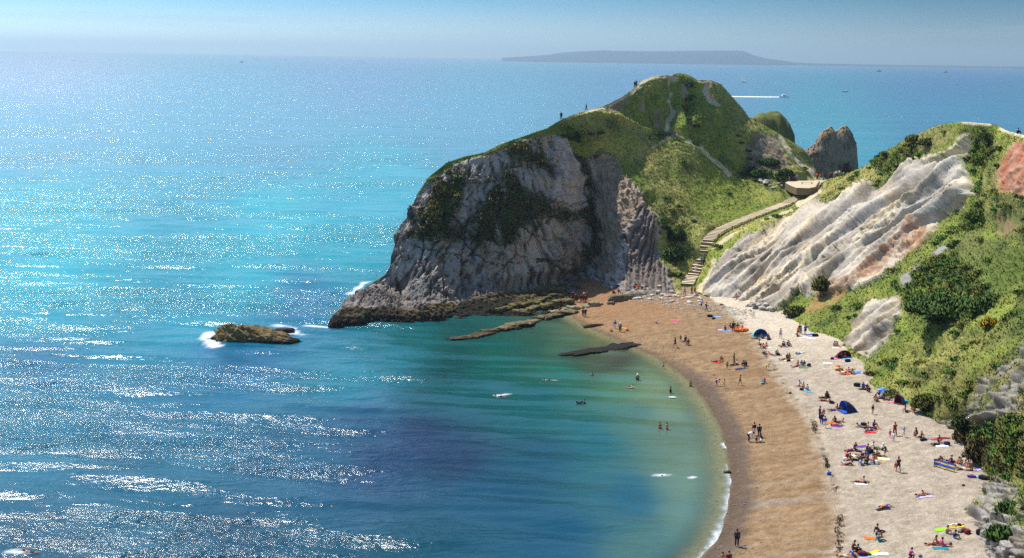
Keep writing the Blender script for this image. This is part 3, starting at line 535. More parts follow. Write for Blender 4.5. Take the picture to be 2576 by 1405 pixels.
# keep the sheet off dry land
sink = sstep(1.0, 3.5, dd) * (SY < 285) * (SX < 120); SZ = SZ - 1.2 * sink
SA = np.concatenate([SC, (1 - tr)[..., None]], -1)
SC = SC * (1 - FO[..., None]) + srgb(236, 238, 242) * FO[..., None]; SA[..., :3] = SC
m, t_, b = nodes_mat("sea_water", .13, .5); nn = t_.nodes; l = t_.links
at = nn.new("ShaderNodeAttribute"); at.attribute_name = "Col"; l.new(at.outputs["Color"], b.inputs["Base Color"]); b.inputs["IOR"].default_value = 1.33
g = nn.new("ShaderNodeNewGeometry")
def wn(scale, sxyz, detail, rough=.6):
    mp = nn.new("ShaderNodeMapping"); mp.inputs["Scale"].default_value = sxyz; mp.inputs["Rotation"].default_value = (0, 0, rad(-14)); l.new(g.outputs["Position"], mp.inputs[0])
    o = nn.new("ShaderNodeTexNoise"); o.inputs["Scale"].default_value = scale; o.inputs["Detail"].default_value = detail; o.inputs["Roughness"].default_value = rough; l.new(mp.outputs[0], o.inputs[0]); return o
w1 = wn(.30, (.55, 1.3, 1), 3); w2 = wn(1.3, (.7, 1.4, 1), 4, .62); w3 = wn(.045, (.35, 1.4, 1), 3)
a1 = nn.new("ShaderNodeMath"); a1.operation = 'MULTIPLY_ADD'; l.new(w1.outputs[0], a1.inputs[0]); a1.inputs[1].default_value = 1.8
a2 = nn.new("ShaderNodeMath"); a2.operation = 'MULTIPLY_ADD'; l.new(w2.outputs[0], a2.inputs[0]); a2.inputs[1].default_value = .55
a3 = nn.new("ShaderNodeMath"); a3.operation = 'MULTIPLY'; l.new(w3.outputs[0], a3.inputs[0]); a3.inputs[1].default_value = 5.0
l.new(a3.outputs[0], a1.inputs[2]); l.new(a1.outputs[0], a2.inputs[2])
bp = nn.new("ShaderNodeBump"); bp.inputs["Strength"].default_value = 1.0; bp.inputs["Distance"].default_value = 1.0; l.new(a2.outputs[0], bp.inputs["Height"])
# calmer water inside the cove
sp = nn.new("ShaderNodeSeparateXYZ"); l.new(g.outputs["Position"], sp.inputs[0])
cm_ = nn.new("ShaderNodeMapRange"); cm_.inputs[1].default_value = -30; cm_.inputs[2].default_value = -2; cm_.inputs[3].default_value = 1.0; cm_.inputs[4].default_value = .22; l.new(sp.outputs[0], cm_.inputs[0])
far = nn.new("ShaderNodeMapRange"); far.inputs[1].default_value = 290; far.inputs[2].default_value = 330; far.inputs[3].default_value = 0; far.inputs[4].default_value = 1; l.new(sp.outputs[1], far.inputs[0])
mxm = nn.new("ShaderNodeMath"); mxm.operation = 'MAXIMUM'; l.new(cm_.outputs[0], mxm.inputs[0]); l.new(far.outputs[0], mxm.inputs[1]); bn = wn(.028, (.30, 1.25, 1), 5, .68); bn.inputs["Distortion"].default_value = .6
bm2 = nn.new("ShaderNodeMapRange"); bm2.inputs[1].default_value = .40; bm2.inputs[2].default_value = .64; bm2.inputs[3].default_value = .28; bm2.inputs[4].default_value = 1.12; fr_ = nn.new("ShaderNodeMapRange"); fr_.inputs[1].default_value = 700; fr_.inputs[2].default_value = 3000; fr_.inputs[3].default_value = .24; fr_.inputs[4].default_value = .95; l.new(sp.outputs[1], fr_.inputs[0]); l.new(fr_.outputs[0], bm2.inputs[3]); l.new(bn.outputs[0], bm2.inputs[0])
mm2 = nn.new("ShaderNodeMath"); mm2.operation = 'MULTIPLY'; l.new(mxm.outputs[0], mm2.inputs[0]); l.new(bm2.outputs[0], mm2.inputs[1]); l.new(mm2.outputs[0], bp.inputs["Strength"])
rf_ = nn.new("ShaderNodeMapRange"); rf_.inputs[1].default_value = 450; rf_.inputs[2].default_value = 5000; rf_.inputs[3].default_value = .15; rf_.inputs[4].default_value = .42; l.new(sp.outputs[1], rf_.inputs[0]); l.new(rf_.outputs[0], b.inputs["Roughness"]); l.new(bp.outputs[0], b.inputs["Normal"]); l.new(at.outputs["Alpha"], b.inputs["Alpha"])
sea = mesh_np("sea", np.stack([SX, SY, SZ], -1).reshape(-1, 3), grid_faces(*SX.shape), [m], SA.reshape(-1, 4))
tag(sea, kind="structure")

# ------------------------------------------------------------------ sea haze
def box_mesh(name, lo, hi, mats=(), parent=None):
    v = np.array([[x, y, z] for z in (lo[2], hi[2]) for y in (lo[1], hi[1]) for x in (lo[0], hi[0])], float)
    f = np.array([[0, 2, 3, 1], [4, 5, 7, 6], [0, 1, 5, 4], [2, 6, 7, 3], [0, 4, 6, 2], [1, 3, 7, 5]])
    return mesh_np(name, v, f, mats, smooth=False, parent=parent)
hm = bpy.data.materials.new("sea_haze"); hm.use_nodes = True; ht = hm.node_tree; ht.nodes.remove(ht.nodes["Principled BSDF"])
pv = ht.nodes.new("ShaderNodeVolumePrincipled"); pv.inputs["Color"].default_value = (0.68, 0.88, 1.0, 1); pv.inputs["Density"].default_value = 9.0e-5; pv.inputs["Anisotropy"].default_value = 0.55
ht.links.new(pv.outputs[0], ht.nodes["Material Output"].inputs["Volume"])
haze = box_mesh("haze", (-30000, -900, -9.5), (30000, 29000, 240), [hm]); tag(haze, kind="stuff")

# ------------------------------------------------------------------ helpers for things
import bmesh
from mathutils import Vector
bpy.context.view_layer.update()
def hit(px, py, sink=0.0, _k=0):
    """where the sight line meets the ground (hills, beach or water level)"""
    r = ray(float(px), float(py)); r = r / np.linalg.norm(r); best = None
    for o in (land, beach):
        ok, loc, nor, _ = o.ray_cast(Vector(CAM), Vector(r))
        if ok and (best is None or loc.y < best.y): best = loc.copy()
    if r[2] < 0:
        t = -CAMZ / r[2]; q = Vector(CAM + r * t)
        if best is None or q.y < best.y: best = q
    if best is not None and best.y > 430 and px > 1000 and py > 150 and _k < 14: return hit(px, py + 1, sink, _k + 1)
    if best is None: best = Vector(on_land(np.array(float(px)), np.array(float(py))))
    best.z -= sink; return best
def ground(x, y, z0=60):
    best = -1e9
    for o in (land, beach):
        ok, loc, nor, _ = o.ray_cast(Vector((x, y, z0)), Vector((0, 0, -1)))
        if ok: best = max(best, loc.z)
    return best if best > -1e8 else 0.0
def empty(name, loc, rz=0.0, sc_=1.0):
    o = bpy.data.objects.new(name, None); COL.objects.link(o); o.location = loc; o.rotation_euler = (0, 0, rz); o.scale = (sc_,) * 3; o.empty_display_size = .1; return o
_ico = {}
def ico(sub):
    if sub not in _ico:
        bm = bmesh.new(); bmesh.ops.create_icosphere(bm, subdivisions=sub, radius=1); 
        _ico[sub] = (np.array([v.co[:] for v in bm.verts]), np.array([[v.index for v in f.verts] for f in bm.faces])); bm.free()
    return _ico[sub]
def rock_np(size, seed, sub=4, box=.35, rough=.28, beds=0.0, tilt=0.0):
    V, Fc = ico(sub); V = V.copy(); a = np.abs(V); 
    V = V / (a ** (2 + 6 * box)).sum(1, keepdims=True) ** (1 / (2 + 6 * box))
    P = V + seed * 3.7
    d = 1 + rough * fbm(P[:, 0] * 1.1, P[:, 1] * 1.1, P[:, 2] * 1.1, 5, .55) * 1.6
    V = V * d[:, None] * np.array(size)
    if beds > 0:
        q = V[:, 2] + tilt * V[:, 0]; s = beds; k = q / s; fr = k - np.floor(k); V[:, :2] *= (1 + .10 * (fr - .5))[:, None] * (1 + .05 * np.sin(np.floor(k) * 7.1))[:, None]
    return V, Fc
mat_rock = attr_mat("weathered_rock", .92, 2.2, .35, .8, .25, .25, 10)
def rock_cols(V, base, dark, algae=None, wetz=None, zoff=0.0, seed=0):
    n = fbm(V[:, 0] * 1.2 + seed, V[:, 1] * 1.2, V[:, 2] * 1.6, 4); c = base * (1 + .8 * n[:, None]); c = c * (1 - .5 * sstep(.1, .5, -n)[:, None]) + dark * .5 * sstep(.1, .5, -n)[:, None]
    if algae is not None:
        m = sstep(-.1, .4, fbm(V[:, 0] * .7 + 9, V[:, 1] * .7, V[:, 2], 3) + .1)[:, None] * .7; c = c * (1 - m) + algae * m
    if wetz is not None:
        m = sstep(wetz + .35, wetz, V[:, 2] + zoff + .3 * n)[:, None]; c = c * (1 - m) + np.array([.012, .010, .007]) * m
    return np.clip(c, .004, .9)
def add_rock(name, loc, size, seed, rz=0., sub=3, base=(150, 138, 120), dark=(70, 60, 48), algae=None, wet=None, label=None, cat="rock", group=None, **kw):
    V, Fc = rock_np(size, seed, sub, **kw)
    c = rock_cols(V, srgb(base), srgb(dark), srgb(algae) if algae else None, wet, loc[2], seed)
    o = mesh_np(name, V, Fc, [mat_rock], c, smooth=(sub > 3)); o.location = loc; o.rotation_euler = (0, 0, rz); tag(o, label, cat, group); return o

# ---- the rock islet off the point
p = at_z(np.array(640.), np.array(860.), 0.)
V, Fc = rock_np((7.2, 2.8, 2.5), 5, 6, box=.15, rough=.42, beds=.55, tilt=.25); V[:, 2] += .5 * fbm(V[:, 0] / 1.5, V[:, 1] / 1.5, V[:, 2], 4, ridged=True) * (V[:, 2] > 0)
V[:, 2] += .25 * fbm(V[:, 0], V[:, 1], V[:, 2], 4) * 2; V[:, 2] *= np.clip(1 - .085 * (V[:, 0] + 1.0), .25, 1.5)
c = rock_cols(V, srgb(128, 108, 72), srgb(60, 48, 32), srgb(92, 84, 44), .25, -.45, 3)
o = mesh_np("rock_islet", V, Fc, [mat_rock], c); o.location = (p[0] + .1, p[1] + 1.2, -.45); o.rotation_euler = (0, 0, rad(6))
tag(o, "low brown rock islet washed by white surf off the headland's point", "rock")
for (x, y, s, lb) in ((716, 835, (1.7, .9, .6), "small black wet rock at the right end of the islet"),):
    p = at_z(np.array(float(x)), np.array(float(y)), 0.); add_rock("rock", (p[0], p[1], 0), s, 21, .2, 4, (50, 40, 44), (20, 16, 18), label=lb)

# ---- long thin reef running out from the beach, and slabs round its root
def slab_run(pts, n, wl, wd, ht, label, group, seed, base=(142, 130, 96), dark=(52, 44, 30), algae=(128, 118, 60), wet=.15, jit=4, zup=0.05):
    P = np.array(pts, float); L_ = np.r_[0, np.cumsum(np.hypot(*np.diff(P, axis=0).T))]
    for i in range(n):
        s = L_[-1] * (i + .5) / n; x = np.interp(s, L_, P[:, 0]); y = np.interp(s, L_, P[:, 1])
        h = hit(x + R_.uniform(-jit, jit), y + R_.uniform(-jit, jit) * .4); q = hit(x + 12, np.interp(s + 12, L_, P[:, 1]) if s + 12 < L_[-1] else y)
        k = R_.uniform(.7, 1.25); hh = ht * R_.uniform(.7, 1.3)
        rz = math.atan2(q.y - h.y, q.x - h.x) if s + 12 < L_[-1] else .25
        add_rock("rock_slab", (h.x, h.y, max(h.z, -.1) + zup), (wl * k, wd * R_.uniform(.7, 1.2), hh), seed + i * 1.7, rz + R_.uniform(-.2, .2), 4, base, dark, algae, wet, label, "rock", group, box=.6, rough=.5, beds=.22, tilt=.3)
slab_run([(1148, 856), (1200, 846), (1250, 834), (1290, 826)], 7, 2.2, 1.1, .36, "dark wet slab on the seaward end of the long reef", "slabs of the outer reef", 40, (96, 78, 52), (30, 24, 18), (90, 76, 40))
slab_run([(1255, 832), (1300, 820), (1345, 811), (1380, 800), (1430, 788)], 12, 1.8, 1.15, .5, "pale yellowish slab along the middle of the long reef", "slabs of the middle reef", 60, (122, 106, 76), algae=(96, 86, 50))
slab_run([(1390, 793), (1430, 782), (1470, 775), (1500, 770)], 7, 1.5, .7, .55, "grey-green block where the reef meets the sand", "blocks at the reef's landward end", 80, (160, 150, 118))
slab_run([(1300, 790), (1350, 778), (1400, 765), (1435, 755)], 8, 1.7, .7, .4, "thin slab on the rock shelf edged with yellow weed", "slabs along the rock shelf", 95, (104, 92, 60), wet=.05)
slab_run([(1250, 782), (1310, 768), (1370, 755), (1405, 740)], 8, 1.8, .7, .35, "dark flat bed of rock in the shelf under the cliff", "beds of the rock shelf", 120, (86, 78, 46), wet=.05)
slab_run([(1435, 893), (1480, 884), (1520, 880), (1560, 872), (1600, 868)], 8, 2.3, 1.5, .2, "black weedy rock barely breaking the shallow green water", "weedy rocks in the shallows", 140, (44, 38, 30), (20, 18, 14), None, .5, zup=-.02)
for x, y, s, sd, b, lb in ((1560, 757, (2.2, 1.0, .95), 3, (120, 108, 88), "large dark boulder on the sand with people seated against it"), (1600, 748, (2.2, 1.2, .9), 4, (150, 140, 126), "grey block against the foot of the folded strata"),
        (1492, 822, (1.9, .5, .4), 8, (84, 66, 46), "long dark brown slab lying at the water's edge"), (1505, 768, (.9, .5, .35), 9, (150, 138, 112), "flat-topped block just left of the dark boulder"), (1536, 765, (.7, .4, .35), 10, (120, 110, 90), "small block below the dark boulder"),
        (1460, 742, (.9, .35, .2), 12, (150, 138, 100), "flat slab behind the wetsuit group"), (1603, 1000, (.01, .01, .01), 1, (0, 0, 0), ""), (1830, 1190, (.45, .3, .18), 15, (40, 34, 28), "black rock in the wash at the tide line")):
    if not lb: continue
    h = hit(x, y); add_rock("boulder", (h.x, h.y, max(h.z, 0) + s[2] * .3), s, sd * 5.1, .25, 4, b, (60, 50, 38), (112, 106, 70), None, lb, "rock", box=.5)
# fallen pale stones at the foot of the cliff
for i in range(58):
    x = R_.uniform(1585, 1765); y = 742 + (x - 1600) * .02 + R_.gauss(0, 9) + (6 if x > 1650 else 0); h = hit(x, y); s = R_.uniform(.22, .6)
    add_rock("fallen_stone", (h.x, h.y, h.z + s * .2), (s * 1.3, s * .8, s * .5), i * 1.3, R_.uniform(0, 3), 2, (196, 186, 168), (120, 110, 96), None, None, "pale angular stone strewn between the folded cliff and the stairs", "rock", "stones fallen below the folded cliff", box=.6)
for i in range(22):
    x = R_.uniform(2480, 2540); y = 1330 + (x - 2480) * 1.1 + R_.gauss(0, 22); h = hit(x, y); s = R_.uniform(.25, .7)
    add_rock("white_boulder", (h.x, h.y, h.z + s * .15), (s * 1.2, s * .9, s * .6), i * 2.3 + 9, R_.uniform(0, 3), 3, (156, 148, 140), (80, 72, 64), None, None, "rounded chalk boulder heaped at the foot of the near right bank", "rock", "chalk boulders of the near bank", box=.3)
for i in range(12):
    x = R_.uniform(1880, 1945); y = 764 + (x - 1880) * .22 + R_.gauss(0, 4); h = hit(x, y); s = R_.uniform(.25, .6)
    add_rock("chalk_block", (h.x, h.y, h.z + s * .2), (s * 1.3, s * .8, s * .5), i * 1.9 + 3, R_.uniform(0, 3), 2, (196, 188, 176), (120, 110, 96), None, None, "small chalk block at the foot of the white slope", "rock", "blocks below the white slope", box=.6)
for i in range(9):
    x = R_.uniform(1905, 1965); y = 452 + R_.uniform(0, 24); h = hit(x, y); s = R_.uniform(.35, .8)
    add_rock("slope_stone", (h.x, h.y, h.z + s * .2), (s * 1.3, s * .8, s * .6), i * 1.1 + 70, R_.uniform(0, 3), 2, (200, 190, 176), (120, 110, 96), None, None, "pale stone in the scrub left of the viewing platform", "rock", "stones beside the platform", box=.6)

# ---- great rock fin behind the saddle
def fin(name, outline, yd, thick, mats, colf, ztop_b=-3, nc=120, nr=110, cave=None):
    X = np.linspace(outline[0][0], outline[-1][0], nc); T = np.interp(X, [p[0] for p in outline], [p[1] for p in outline])
    T = T + 2.0 * fbm(X / 9., 0 * X, 3.1, 4)
    rows = []; top = at_y(X, T, yd)
    H = top[:, 2] - ztop_b
    k = np.sin(np.linspace(.06, math.pi - .06, nc)) ** .35
    for i in range(nr):
        f = i / (nr - 1); s = math.cos(math.pi * (1 - f)); # -1 front bottom, +1 back bottom
        z = 1 - abs(s) ** 2.2 if abs(s) < 1 else 0
        y = -1 if s < 0 else 1
        th = thick * (1 - z) ** .55
        P = top.copy(); P[:, 2] = ztop_b + H * z; P[:, 1] = yd + y * th * k
        rows.append(P)
    G = np.array(rows)
    x, y, z = G[..., 0], G[..., 1], G[..., 2]
    a, b, ci = cells((x + .5 * z) / 2.6, (z * 1.1 - .4 * x) / 3.6, 7)
    d = .8 * fbm(x / 4, y / 4, z / 4, 5) + .8 * (ci - .5) + .7 * fbm((x + .5 * z) / 1.2, y, z / 5, 4, ridged=True)
    front = (np.arange(nr) < nr // 2)[:, None]; G[..., 1] -= np.where(front, d, -d)
    G[..., 0] += .25 * d
    if cave is not None:
        QX_, QY_ = project(G); e = ((QX_ - cave[0]) / cave[2]) ** 2 + ((QY_ - cave[1]) / cave[3]) ** 2
        G[..., 1] += np.where(front, 7.0 * sstep(1.15, .8, e), 0)
    return mesh_np(name, G.reshape(-1, 3), grid_faces(nr, nc), mats, colf(G, ci, d).reshape(-1, 3))
def cf(G, ci, d):
    n = fbm(G[..., 0] / 3, G[..., 1] / 3, G[..., 2] / 5, 5)
    c = mixc(np.broadcast_to(srgb(158, 136, 110), n.shape + (3,)), srgb(96, 78, 60), sstep(-.1, .45, n)); c = mixc(c, srgb(72, 60, 46), sstep(.0, -.6, d) * .8)
    return mixc(c, srgb(140, 122, 70), sstep(26, 32, G[..., 2] + 6 * n) * .6)
o = fin("rock_stack", [(1975, 425), (1985, 405), (1999, 396), (2027, 377), (2051, 360), (2057, 347), (2065, 332), (2082, 323), (2089, 318), (2096, 329), (2108, 328), (2118, 318), (2127, 317), (2137, 327), (2147, 347), (2153, 363), (2153, 387), (2157, 420), (2160, 440)], 402, 8, [mat_rock], cf, cave=(2132, 436, 13, 22))
tag(o, "tall jagged twin-peaked rock fin with a dark cave rising behind the saddle", "rock stack")
# grassy dome and crag of the far side
def dome(name, px, py, yd, rx, ry_, H, seed, green, label=None, kind=None):
    V, Fc = rock_np((rx, ry_, H), seed, 5, box=.12, rough=.12); top = at_y(np.array(float(px)), np.array(float(py)), yd)
    n = fbm(V[:, 0] / 2, V[:, 1] / 2, V[:, 2] / 2, 4); V = V * (1 + .05 * n[:, None])
    up = sstep(.35, .8, V[:, 2] / H + .25 * n)[:, None] * green
    c = (g_a * .62 * (1 + .8 * n[:, None])) * up + srgb(124, 106, 80) * (1 - up) * (1 + .8 * n[:, None])
    o = mesh_np(name, V, Fc, [mat_land], np.clip(c, .01, .9)); o.location = (top[0], yd, top[2] - H * .98); return tag(o, label, None, None, kind)
dome("headland", 1932, 292, 392, 8.6, 9, 19, 3, .8, kind="structure")
dome("crag", 1892, 296, 380, 3.4, 5, 14, 8, .35, kind="structure")

# ---- distant island on the horizon
IS = [(1262, 146), (1300, 144), (1380, 138), (1420, 132.5), (1457, 129.5), (1500, 128), (1520, 127), (1535, 128), (1646, 129.5), (1700, 129), (1777, 128.2), (1840, 128), (1868, 128.5), (1880, 133), (1895, 139.5), (1929, 147.5), (1976, 154), (1997, 158), (2065, 160.5), (2110, 161.5), (2212, 163.5), (2379, 166.5), (2480, 168), (2660, 169.5)]
X = np.linspace(1262, 2660, 420); T = np.interp(X, [p[0] for p in IS], [p[1] for p in IS]) + .5 * fbm(X / 14., 0 * X, .5, 5) - .9 * (R_.random() > 2)
yd = 13800.
top = at_y(X, T, yd); hz = np.maximum(top[:, 2], 4.)
rows = []
for f in np.linspace(0, 1, 14):
    y = yd - 1500 * (1 - f) ** 1.0 * np.minimum(1, hz / 60.); z = hz * (1 - (1 - f) ** 1.7) - 2 * (f == 0); nn = fbm(X / 40., f * 3 + 0 * X, 2, 4)
    rows.append(np.stack([top[:, 0] * y / yd, y + 80 * nn, z * (1 + .25 * nn * (1 - f))], -1))
for f in (.3, .6, 1.):
    rows.append(np.stack([top[:, 0], np.full(X.shape, yd + 1400 * f), hz * (1 - f ** 2) - 2 * (f == 1)], -1))
G = np.array(rows); nI = fbm(G[..., 0] / 400, G[..., 1] / 300, G[..., 2] / 30, 5)
ci_ = mixc(np.broadcast_to(srgb(30, 54, 80), nI.shape + (3,)), srgb(70, 92, 110), sstep(.1, .5, nI) * .5)  # blue of the haze put into the island's surface colour
o = mesh_np("island", G.reshape(-1, 3), grid_faces(*nI.shape), [attr_mat("island_ground", .95, .01, .2, 0., .1)], ci_.reshape(-1, 3)); tag(o, kind="structure")

# ---- stairs up to the saddle
SP = [hit(x, y) for x, y in STAIR]
SPn = np.array([[p.x, p.y, p.z] for p in SP]); sl_ = np.r_[0, np.cumsum(np.hypot(*np.diff(SPn[:, :2], axis=0).T))]
SPn[:, 2] = np.maximum.accumulate(SPn[:, 2]); 
z_s = np.interp(sl_, [0, sl_[-1]], [SPn[0, 2], SPn[-1, 2]]); SPn[:, 2] = SPn[:, 2] + .6
stair = empty("staircase", (SPn[0, 0], SPn[0, 1], SPn[0, 2])); tag(stair, "long winding flight of pale earth steps climbing from the beach to the platform", "staircase")
m_tread = simple_mat("step_gravel", tuple(srgb(222, 204, 172)), .95, .2, 3.0); m_riser = simple_mat("step_timber", tuple(srgb(112, 92, 66)), .9, .3, 4.0)
NS = 84
def interp_path(s): return np.array([np.interp(s, sl_, SPn[:, k]) for k in range(3)])
SW = 1.25
for i in range(NS):
    s = sl_[-1] * (i + .5) / NS; p = interp_path(s); q = interp_path(min(s + 3, sl_[-1])) - interp_path(max(s - 3, 0)); ang = math.atan2(q[1], q[0]) - math.pi / 2; dl = sl_[-1] / NS
    ww = SW * (1 + .08 * math.sin(i * 1.7))
    V = []; Fs = []; 
    def bx_(x0, x1, y0, y1, z0, z1):
        b0 = len(V); V.extend([(x, y, z) for z in (z0, z1) for y in (y0, y1) for x in (x0, x1)]); Fs.extend([[b0 + a for a in f] for f in ([0, 2, 3, 1], [4, 5, 7, 6], [0, 1, 5, 4], [2, 6, 7, 3], [0, 4, 6, 2], [1, 3, 7, 5])])
    bx_(-ww, ww, -dl * .42, dl * .62, -.7, 0.0); bx_(-ww, ww, -dl * .53, -dl * .425, -.5, -.03)
    o = mesh_np("step", np.array(V, float), np.array(Fs), [m_tread, m_riser], smooth=False, parent=stair)
    o.data.polygons.foreach_set("material_index", [0] * 6 + [1] * 6)
    o.location = (p[0] - SPn[0, 0], p[1] - SPn[0, 1], p[2] - SPn[0, 2]); o.rotation_euler = (0, 0, ang + .10 * math.sin(i * 2.3))

# ---- viewing platform
PT = [(1975, 468), (1990, 476), (2004, 481), (2036, 482), (2052, 479), (2058, 470), (2062, 464), (2035, 464), (2000, 464), (1985, 464)]
base = hit(1962, 486); ztop = SPn[-1, 2] + .1
poly = [at_z(np.array(float(x)), np.array(float(y) - 8), ztop) for x, y in PT]; ctr = np.mean(poly, 0)
bm = bmesh.new(); up = [bm.verts.new((p[0] - ctr[0], p[1] - ctr[1], 0)) for p in poly]; dn = [bm.verts.new((p[0] - ctr[0], p[1] - ctr[1], -1.7)) for p in poly]
ins = [bm.verts.new(((p[0] - ctr[0]) * .94, (p[1] - ctr[1]) * .94, .12)) for p in poly]
bm.faces.new(ins); n_ = len(up)
for i in range(n_):
    j = (i + 1) % n_; bm.faces.new((up[i], up[j], ins[j], ins[i])); bm.faces.new((dn[i], dn[j], up[j], up[i]))
bmesh.ops.recalc_face_normals(bm, faces=bm.faces)
me = bpy.data.meshes.new("deck"); bm.to_mesh(me); bm.free(); pr = empty("viewing_platform", (ctr[0], ctr[1], ztop)); tag(pr, "low concrete viewing platform with pale floor beside the top of the stairs", "platform")
mw_ = simple_mat("concrete_wall", tuple(srgb(112, 100, 78)), .9, .2, 1.5); mf_ = simple_mat("concrete_floor", tuple(srgb(196, 178, 150)), .9, .12, 1.0)
me.materials.append(mw_); me.materials.append(mf_)
for f in me.polygons: f.material_index = 1 if f.normal.z > .5 else 0
d = bpy.data.objects.new("deck", me); COL.objects.link(d); d.parent = pr
bench = box_mesh("bench_seat", (-1.6, -.22, -.06), (1.6, .22, .04), [simple_mat("bench_stone", tuple(srgb(214, 198, 160)), .8)]); hb = at_z(np.array(2030.), np.array(460.), ztop + .45)
br = empty("bench", (hb[0], hb[1], ztop + .12)); bench.parent = br; bench.location = (0, 0, .42)
for sx_ in (-1.2, 1.2):
    lg = box_mesh("leg", (-.1, -.18, 0), (.1, .18, .35), [simple_mat("bench_stone", tuple(srgb(214, 198, 160)), .8)], br); lg.location = (sx_, 0, 0)
tag(br, "long pale stone bench along the back of the viewing platform", "bench")

# ------------------------------------------------------------------ grass tufts on the hills, weed and pebbles on the beach
def scatter_tris(name, P, Nv, hgt, wid, colr, mat, lean=(.25, -.1, 0), blades=3, parent=None):
    n = len(P); r = RNG
    P = np.repeat(P, blades, 0); Nv = np.repeat(Nv, blades, 0); colr = np.repeat(colr, blades, 0); m = len(P)
    hgt = np.repeat(hgt, blades) * r.uniform(.6, 1.25, m); wid = np.repeat(wid, blades)
    az = r.uniform(0, 2 * np.pi, m); side = np.stack([np.cos(az), np.sin(az), 0 * az], -1)
    off = r.normal(0, .22, (m, 3)) * np.array([1, 1, .15]) * (wid[:, None] / .3)
    b = P + off; up = Nv * .55 + np.array([0, 0, .6]) + np.array(lean) + r.normal(0, .38, (m, 3)); up /= np.linalg.norm(up, axis=1, keepdims=True)
    v0 = b - side * wid[:, None] * .5 - Nv * .15; v1 = b + side * wid[:, None] * .5 - Nv * .15; v2 = b + up * hgt[:, None]
    V = np.stack([v0, v1, v2], 1).reshape(-1, 3); Fc = np.arange(3 * m).reshape(-1, 3)
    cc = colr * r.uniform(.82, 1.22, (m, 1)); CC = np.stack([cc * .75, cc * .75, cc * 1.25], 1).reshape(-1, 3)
    o = mesh_np(name, V, Fc, [mat], np.clip(CC, .005, .8), smooth=True, parent=parent)
    nn_ = Nv + r.normal(0, .22, (m, 3)); nn_ /= np.linalg.norm(nn_, axis=1, keepdims=True); o.data.normals_split_custom_set_from_vertices(np.repeat(nn_, 3, 0).astype(np.float32))
    return o
mat_leaf, tl, bl = nodes_mat("grass_blades", .8, .15)
at = tl.nodes.new("ShaderNodeAttribute"); at.attribute_name = "Col"; tl.links.new(at.outputs["Color"], bl.inputs["Base Color"]); 
# weights: grassy cells, by true area
du = np.gradient(LP, axis=1); dv = np.gradient(LP, axis=0); cr_ = np.cross(dv, du); ar = np.linalg.norm(cr_, axis=2); NL = cr_ / (ar[..., None] + 1e-9); NL *= np.sign(NL[..., 2:3] + 1e-9)
rng_d = np.hypot(LP[..., 0], LP[..., 1])
okk = (m_grass > .45) & (LP[..., 2] > np.maximum(beach_z(LP[..., 0], LP[..., 1]), 0) + .05) & (kp > .6) & (k > .75) & (PX < 2760) & (m_path < .12)
wgt = np.where(okk, np.minimum(ar, .25) * (.6 + .8 * (m_dark > .4) + .5 * (tuf > .1)) * np.clip(230 / rng_d, .6, 1.8), 0).ravel(); wgt /= wgt.sum()
NT = 85000
ids = RNG.choice(wgt.size, NT, p=wgt); Pp = LP.reshape(-1, 3)[ids] + RNG.normal(0, .12, (NT, 3)) * np.array([1, 1, 0]); Np = NL.reshape(-1, 3)[ids]; Cp = C.reshape(-1, 3)[ids]
hg = RNG.uniform(.10, .26, NT) * (1 + .7 * m_dark.ravel()[ids]); wd2 = RNG.uniform(.12, .24, NT)
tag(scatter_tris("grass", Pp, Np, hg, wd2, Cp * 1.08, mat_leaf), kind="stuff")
# tufts hanging on the cliff ledges
wgt = np.where((m_ivy * m_cliff > .5), ar, 0).ravel(); wgt /= wgt.sum(); NT = 9000
ids = RNG.choice(wgt.size, NT, p=wgt); 
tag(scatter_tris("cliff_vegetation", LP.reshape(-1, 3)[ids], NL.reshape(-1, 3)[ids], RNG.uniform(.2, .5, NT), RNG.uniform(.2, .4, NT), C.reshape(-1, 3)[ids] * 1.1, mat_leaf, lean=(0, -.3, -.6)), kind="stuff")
# low scrub filling the hollows of the slopes
dk = (m_dark + .8 * sstep(.0, .35, fbm(wx / 8 + 60, wy / 8, wz / 5, 3)) * (.06 + .94 * sstep(2050, 2250, PX))) * (m_grass > .6) * okk
wgt = (ar * dk).ravel(); wgt /= wgt.sum(); ids = RNG.choice(wgt.size, 560, p=wgt); SPn_, SNn, SHh, SWw, SCc = [], [], [], [], []
for i_ in ids:
    c0 = LP.reshape(-1, 3)[i_]; n_b = 130; r_ = RNG.uniform(.45, 1.25); u = RNG.normal(size=(n_b, 3)); u[:, 2] = np.abs(u[:, 2]); u /= np.linalg.norm(u, axis=1, keepdims=True)
    SPn_.append(c0 + u * np.array([r_, r_, r_ * .55]) * (.7 + .3 * RNG.random((n_b, 1)))); SNn.append(u * .8 + np.array([0, 0, .4])); SHh.append(np.full(n_b, .26)); SWw.append(np.full(n_b, .26)); SCc.append(np.tile(srgb(RNG.choice([70, 82, 94]), RNG.choice([96, 106]), 42) * RNG.uniform(.9, 1.4), (n_b, 1)))
SNn = np.concatenate(SNn); SNn /= np.linalg.norm(SNn, axis=1, keepdims=True)
tag(scatter_tris("scrub", np.concatenate(SPn_), SNn, np.concatenate(SHh), np.concatenate(SWw), np.concatenate(SCc), mat_leaf, lean=(0, 0, 0), blades=2), kind="stuff")
